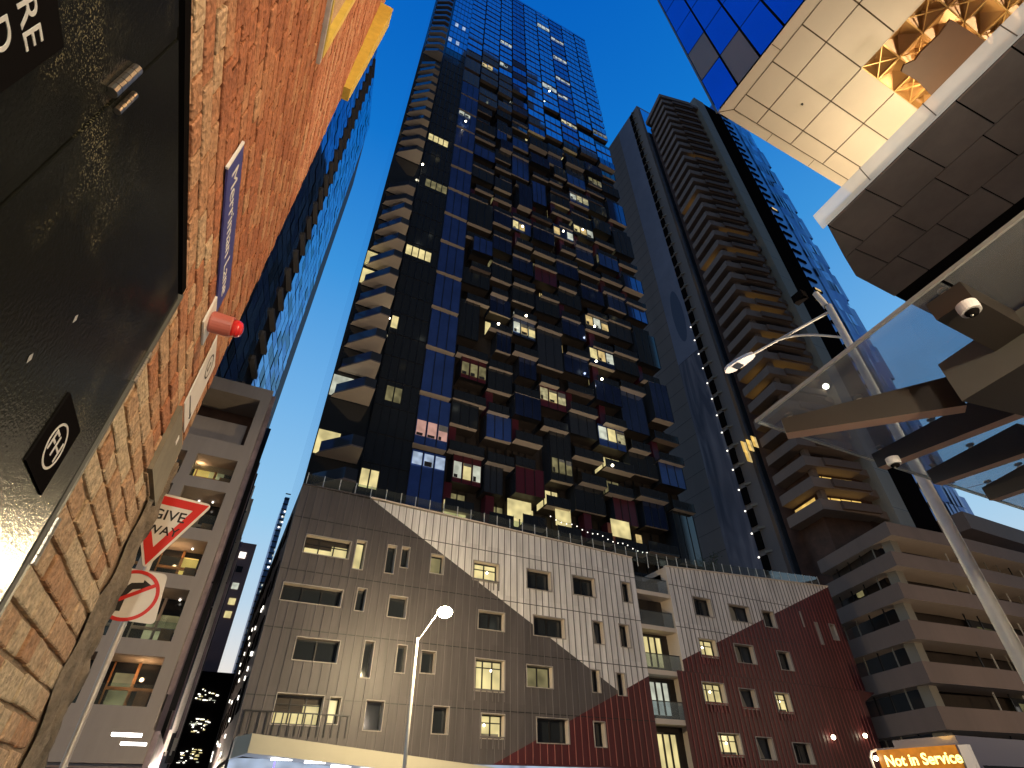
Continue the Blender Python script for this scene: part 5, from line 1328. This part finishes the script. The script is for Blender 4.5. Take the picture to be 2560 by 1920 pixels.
# ================================================================== street lamps
def lamp_post(name, label, base, ztop, arm_to, rad, lit_, zarm, two=True):
    t = thing(name, label, 'street lamp', base, 'street lamps')
    x, y = base[0], base[1]
    MB().tube([(x, y, 0), (x, y, ztop * .5), (x, y, ztop)], [rad, rad * .82, rad * .58], 'pole_paint', 16).build('pole', t, smooth=True)
    hx, hy, hz = arm_to
    b = MB()
    b.tube([(x, y, ztop - .15), (x + (hx - x) * .5, y + (hy - y) * .5, ztop - .15 + (hz - ztop + .15) * .5), (hx, hy, hz)], .028, 'pole_paint', 8)
    if two:
        pts = []
        for i in range(9):
            u = i / 8; pts.append((x + (hx - x) * .72 * u, y + (hy - y) * .72 * u, (zarm) + (hz + (ztop - .15 - hz) * .28 - zarm) * math.sin(u * math.pi / 2)))
        b.tube(pts, .024, 'pole_paint', 8)
    b.build('arm', t)
    d = Vector((hx - x, hy - y, 0)).normalized(); n_ = Vector((-d.y, d.x, 0)); h = Vector((hx, hy, hz))
    b = MB(); prof = [(-.1, .05), (.0, .10), (.25, .14), (.5, .13), (.62, .08), (.66, .02)]
    lo = [h + d * a - n_ * w for a, w in prof] + [h + d * a + n_ * w for a, w in reversed(prof)]
    b.hexa([tuple(p - Vector((0, 0, .05))) for p in lo], [tuple(p + Vector((0, 0, .03))) for p in lo], 'white_plastic'); hd = b.build('lamp_head', t)
    c = h + d * .33 - Vector((0, 0, .06))
    MB().box(c.x - .09, c.x + .09, c.y - .09, c.y + .09, c.z - .02, c.z + .008, 'lamp_glow' if lit_ else 'glass_dusk').build('lens', hd)
    return t, c
lx, ly = 1.0, 1.0
px1 = pZ(1103, 1525, 8.5); dist = px1[1]
k_ = .3075
base1 = (k_ * (dist + .3), dist + .3)
l1, c1 = lamp_post('street_lamp', 'lit street lamp on a tall pale pole glowing in front of the podium building', (base1[0], base1[1], 0), 7.3, (px1[0] - .1, px1[1], 8.45), .085, True, 6.5, False)
MB().ball((px1[0] + .15, px1[1] - .1, 8.40), .34, 'lamp_glow', 20, 1, 1, .7).build('glare_ball', l1)  # oversized glowing ball stands in for the lamp's glare
light('POINT', (px1[0] + .1, px1[1] - .1, 8.0), 4600, (1, .78, .45), l1, size=.3, name='lamp_light')
px2 = pZ(2071, 764, 9.5); hd2 = pZ(1850, 905, 9.5)
hx = px2[0] + (hd2[0] - px2[0]) * .88; hy = px2[1] + (hd2[1] - px2[1]) * .88
l2, c2 = lamp_post('street_lamp', 'unlit street lamp with twin curved brackets on the tall pole behind the glass canopy', (px2[0], px2[1], 0), 9.5, (hx, hy, 9.5), .105, False, 8.6, True)
b = MB(); b.tube([(px2[0] - .02, px2[1] + .03, 9.5), (px2[0] - .02, px2[1] + .1, 9.95)], .06, 'pole_paint', 12); b.build('top_sensor', l2)
b = MB(); b.box(px2[0] - .2, px2[0] - .05, px2[1] + .25, px2[1] + .5, 9.95, 10.15, 'black_matt'); b.build('camera_box', l2)
# added fill lamps behind the viewer, outside the frame
def rear_fill_lamp(i, x, y, p, col=(1, .76, .5), z=9.0):
    t, c = lamp_post('street_lamp', ['added fill lamp behind the viewer on the lane side', 'added fill lamp behind the viewer along the main street', 'added fill lamp farther along the main street to the right'][i], (x, y - 1.5, 0), z, (x, y, z), .09, True, z - .8, False)
    light('POINT', (x, y + .4, z - .35), p, col, t, size=.4, name='lamp_light')
rear_fill_lamp(0, -9, -9, 2500); rear_fill_lamp(1, 16, -9, 8600, (1, .82, .63)); rear_fill_lamp(2, 58, 6, 4600, (1, .70, .42))

wlx = thing('wall_fill_lamp', 'small added fill lamp on the lane wall behind the viewer', 'wall lamp', (-.5, -2.4, 2.7))
MB().box(-.5, -.42, -2.5, -2.3, 2.62, 2.78, 'steel').build('bracket', wlx); MB().ball((-.32, -2.4, 2.7), .06, 'tube_light', 12).build('bulb', wlx)
light('POINT', (-.1, -2.4, 2.75), 260, (1, .90, .74), wlx, size=.06, name='wall_fill_light')  # added fill light for the signs and brick, out of view
lcx = thing('footpath_fill_lamp', 'added fill lamp post on the footpath behind the viewer', 'lantern', (2.2, -2.2, 0))
MB().tube([(2.2, -2.2, .1), (2.2, -2.2, 2.3)], .05, 'pole_paint', 12).build('pole', lcx); MB().ball((2.2, -2.2, 2.42), .12, 'lamp_glow', 12).build('bulb', lcx)
light('POINT', (2.2, -2.2, 2.7), 420, (1, .80, .55), lcx, size=.12, name='footpath_fill_light')  # added near fill for canopy undersides, brick and signs
for i, (x, lab) in enumerate(((12, 'added ground fill light aimed up the central tower, nearer the lane'), (33, 'added ground fill light aimed up the central tower, farther along the street'))):
    fl_ = thing('flood_light', lab, 'fill light', (x, -1.0, 0)); MB().box(x - .25, x + .25, -1.2, -.9, .1, .5, 'steel_beam').build('housing', fl_)
    L_o = light('SPOT', (x, -.7, .7), 15000, (1, .80, .60), fl_, size=.3, spot=R(58), name='tower_fill_beam')  # added uplight to brighten the tower soffits, out of view
    dv = Vector((x * .5 + 9, 42, 55)) - Vector((x, -.7, .7)); L_o.rotation_euler = dv.to_track_quat('-Z', 'Y').to_euler(); L_o.data.spot_blend = .7
# ================================================================== bus
bs = thing('bus', 'bus at bottom right edge, its amber display reading Not in Service', 'bus', (20, 12, 0))
XF = 20.0; YL, YR = 13.45, 10.85
MB().box(XF + .05, XF + 11.5, YR, YL, .35, 2.98, 'bus_white').build('body', bs)
MB().box(XF - .0, XF + .045, YR + .1, YL - .02, 2.28, 2.93, 'led_amber').build('destination_display', bs)
MB().box(XF, XF + .045, YR + .05, YL - .05, .6, 2.27, 'glass_dark').build('windscreen', bs)
MB().box(XF + .8, XF + 11, YR - .02, YR - .002, 1.3, 2.45, 'glass_dark').build('side_windows', bs)
MB().box(XF + .6, XF + 11, YR + .3, YL - .3, 2.981, 3.2, 'bus_white').build('roof_pod', bs)
for xw in (2.6, 8.8):
    for yw in (YR - .01, YL - .29):
        MB().tube([(XF + xw, yw, .48), (XF + xw, yw + .3, .48)], .48, 'black_matt', 20).build('wheel', bs)
text('lettering', 'Not in Service', .40, (XF - .012, YL - .22, 2.50), (0, -1, 0), (0, 0, 1), 'led_text', bs, .002, 'LEFT', bold=.010)
MB().tube([(XF - .1, YL + .15, 1.5), (XF - .1, YL + .17, 2.75), (XF - .1, YL + .08, 2.9), (XF + .03, YL - .05, 2.95)], .035, 'white_plastic', 8).build('mirror_arm', bs)
MB().ball((XF - .1, YL + .0, 2.72), .075, 'spark', 10).build('marker_lamp', bs)
MB().box(XF - .25, XF - .1, YR - .38, YR - .12, 2.0, 2.9, 'white_plastic').build('mirror', bs)

light('POINT', (20 - .8, 12.2, 3.5), 60, (1, .5, .08), bs, size=.3, name='display_glow')
# wall lamps on red cladding
for i, (p, lab) in enumerate((((1680, 1470), 'small round wall lamp on dark red cladding, left of the pair above the bus'), ((1875, 1460), 'small round wall lamp on dark red cladding, right of the pair above the bus'))):
    x, z = pY(*zr(*p), YP - .3); t = thing('wall_lamp', lab, 'wall lamp', (x, YP - .3, z), 'lamps on the red cladding')
    MB().ball((x, YP - .3, z), .16, 'spark', 10).build('bulb', t); MB().box(x - .05, x + .05, YP - .3, YP - .06, z - .05, z + .05, 'mullion').build('bracket', t)

# ================================================================== terrace trees
def tree(name, label, x, y, z, h, seed, leaves=False, cat='tree', grp=None):
    r = random.Random(seed); t = thing(name, label, cat, (x, y, z), grp); b = MB(); tips = []
    def br(p, d, L, rad, n):
        pts = [p]; q = Vector(p)
        for i in range(4):
            d = (d + Vector((r.uniform(-.22, .22), r.uniform(-.22, .22), r.uniform(-.05, .18)))).normalized(); q = q + d * L / 4; pts.append(q.copy())
        b.tube(pts, [rad, rad * .85, rad * .7, rad * .55, rad * .4], 'bark', 5); tips.append(q.copy())
        if n > 0:
            for i in range(4): 
                s = pts[1 + i % 4]; br(s, (d + Vector((r.uniform(-1, 1), r.uniform(-1, 1), r.uniform(.0, .7)))).normalized(), L * .62, rad * .5, n - 1)
    br(Vector((x, y, z)), Vector((0, 0, 1)), h * .5, .05, 3)
    b.build('trunk', t)
    if leaves:
        l = MB()
        for p in tips:
            for i in range(10):
                c = p + Vector((r.gauss(0, .22), r.gauss(0, .22), r.gauss(0, .18))); u = Vector((r.uniform(-1, 1), r.uniform(-1, 1), r.uniform(-1, 1))).normalized() * .08; w = u.orthogonal().normalized() * .05
                l.poly([tuple(c - u), tuple(c + w), tuple(c + u), tuple(c - w)], 'leaf')
        l.build('crown', t)
def tx(p, Y): return pY(*p, Y)[0]
tree('bare_tree', 'thin leafless tree on the far left end of the podium roof', pY(*z5(165, 1420), 34)[0], 34, 16.1, 3.2, 1, grp='trees on the podium roof')
tree('bare_tree', 'low leafless shrub tree on the podium roof below the tower corner balconies', pY(*z5(560, 1500), 34)[0], 34, 15.9, 2.6, 2, grp='trees on the podium roof')
tree('bare_tree', 'leafless tree in front of lit ground windows near the middle of the podium roof', pY(*z6(2120, 100), 35)[0], 35, 15.9, 4.6, 3, grp='trees on the podium roof')
tree('bare_tree', 'leafless tree left of the middle one, against the tower base band', pY(*z6(1830, 70), 36)[0], 36, 15.9, 3.4, 6, grp='trees on the podium roof')
tree('leafy_tree', 'small leafy tree at the right end of the podium roof by the mural tower', pY(*zr(900, 380), 34)[0], 34, 15.9, 3.0, 4, True, grp='trees on the podium roof')

# ================================================================== tower behind the photographer (what the glass reflects)
rw_ = thing('rear_tower', 'tall dark tower behind the viewer, seen only as a reflection', 'tower', (20, -70, 0))
MB().box(-16, 26, -60, -25, 0, 300, 'dark_wall').box(26, 66, -60, -25.5, 0, 322, 'dark_wall').box(66, 118, -60, -26, 0, 268, 'dark_wall').build('shaft', rw_)
b = MB(); rv = random.Random(31)
for i in range(90):
    x = rv.uniform(-14, 112); z = rv.uniform(5, 260); b.box(x, x + rv.uniform(.6, 2), -24.9, -24.8, z, z + 1.4, rv.choice(('lit_warm', 'lit_dim', 'lit_white')))
b.build('lit_windows', rw_, kind='stuff')
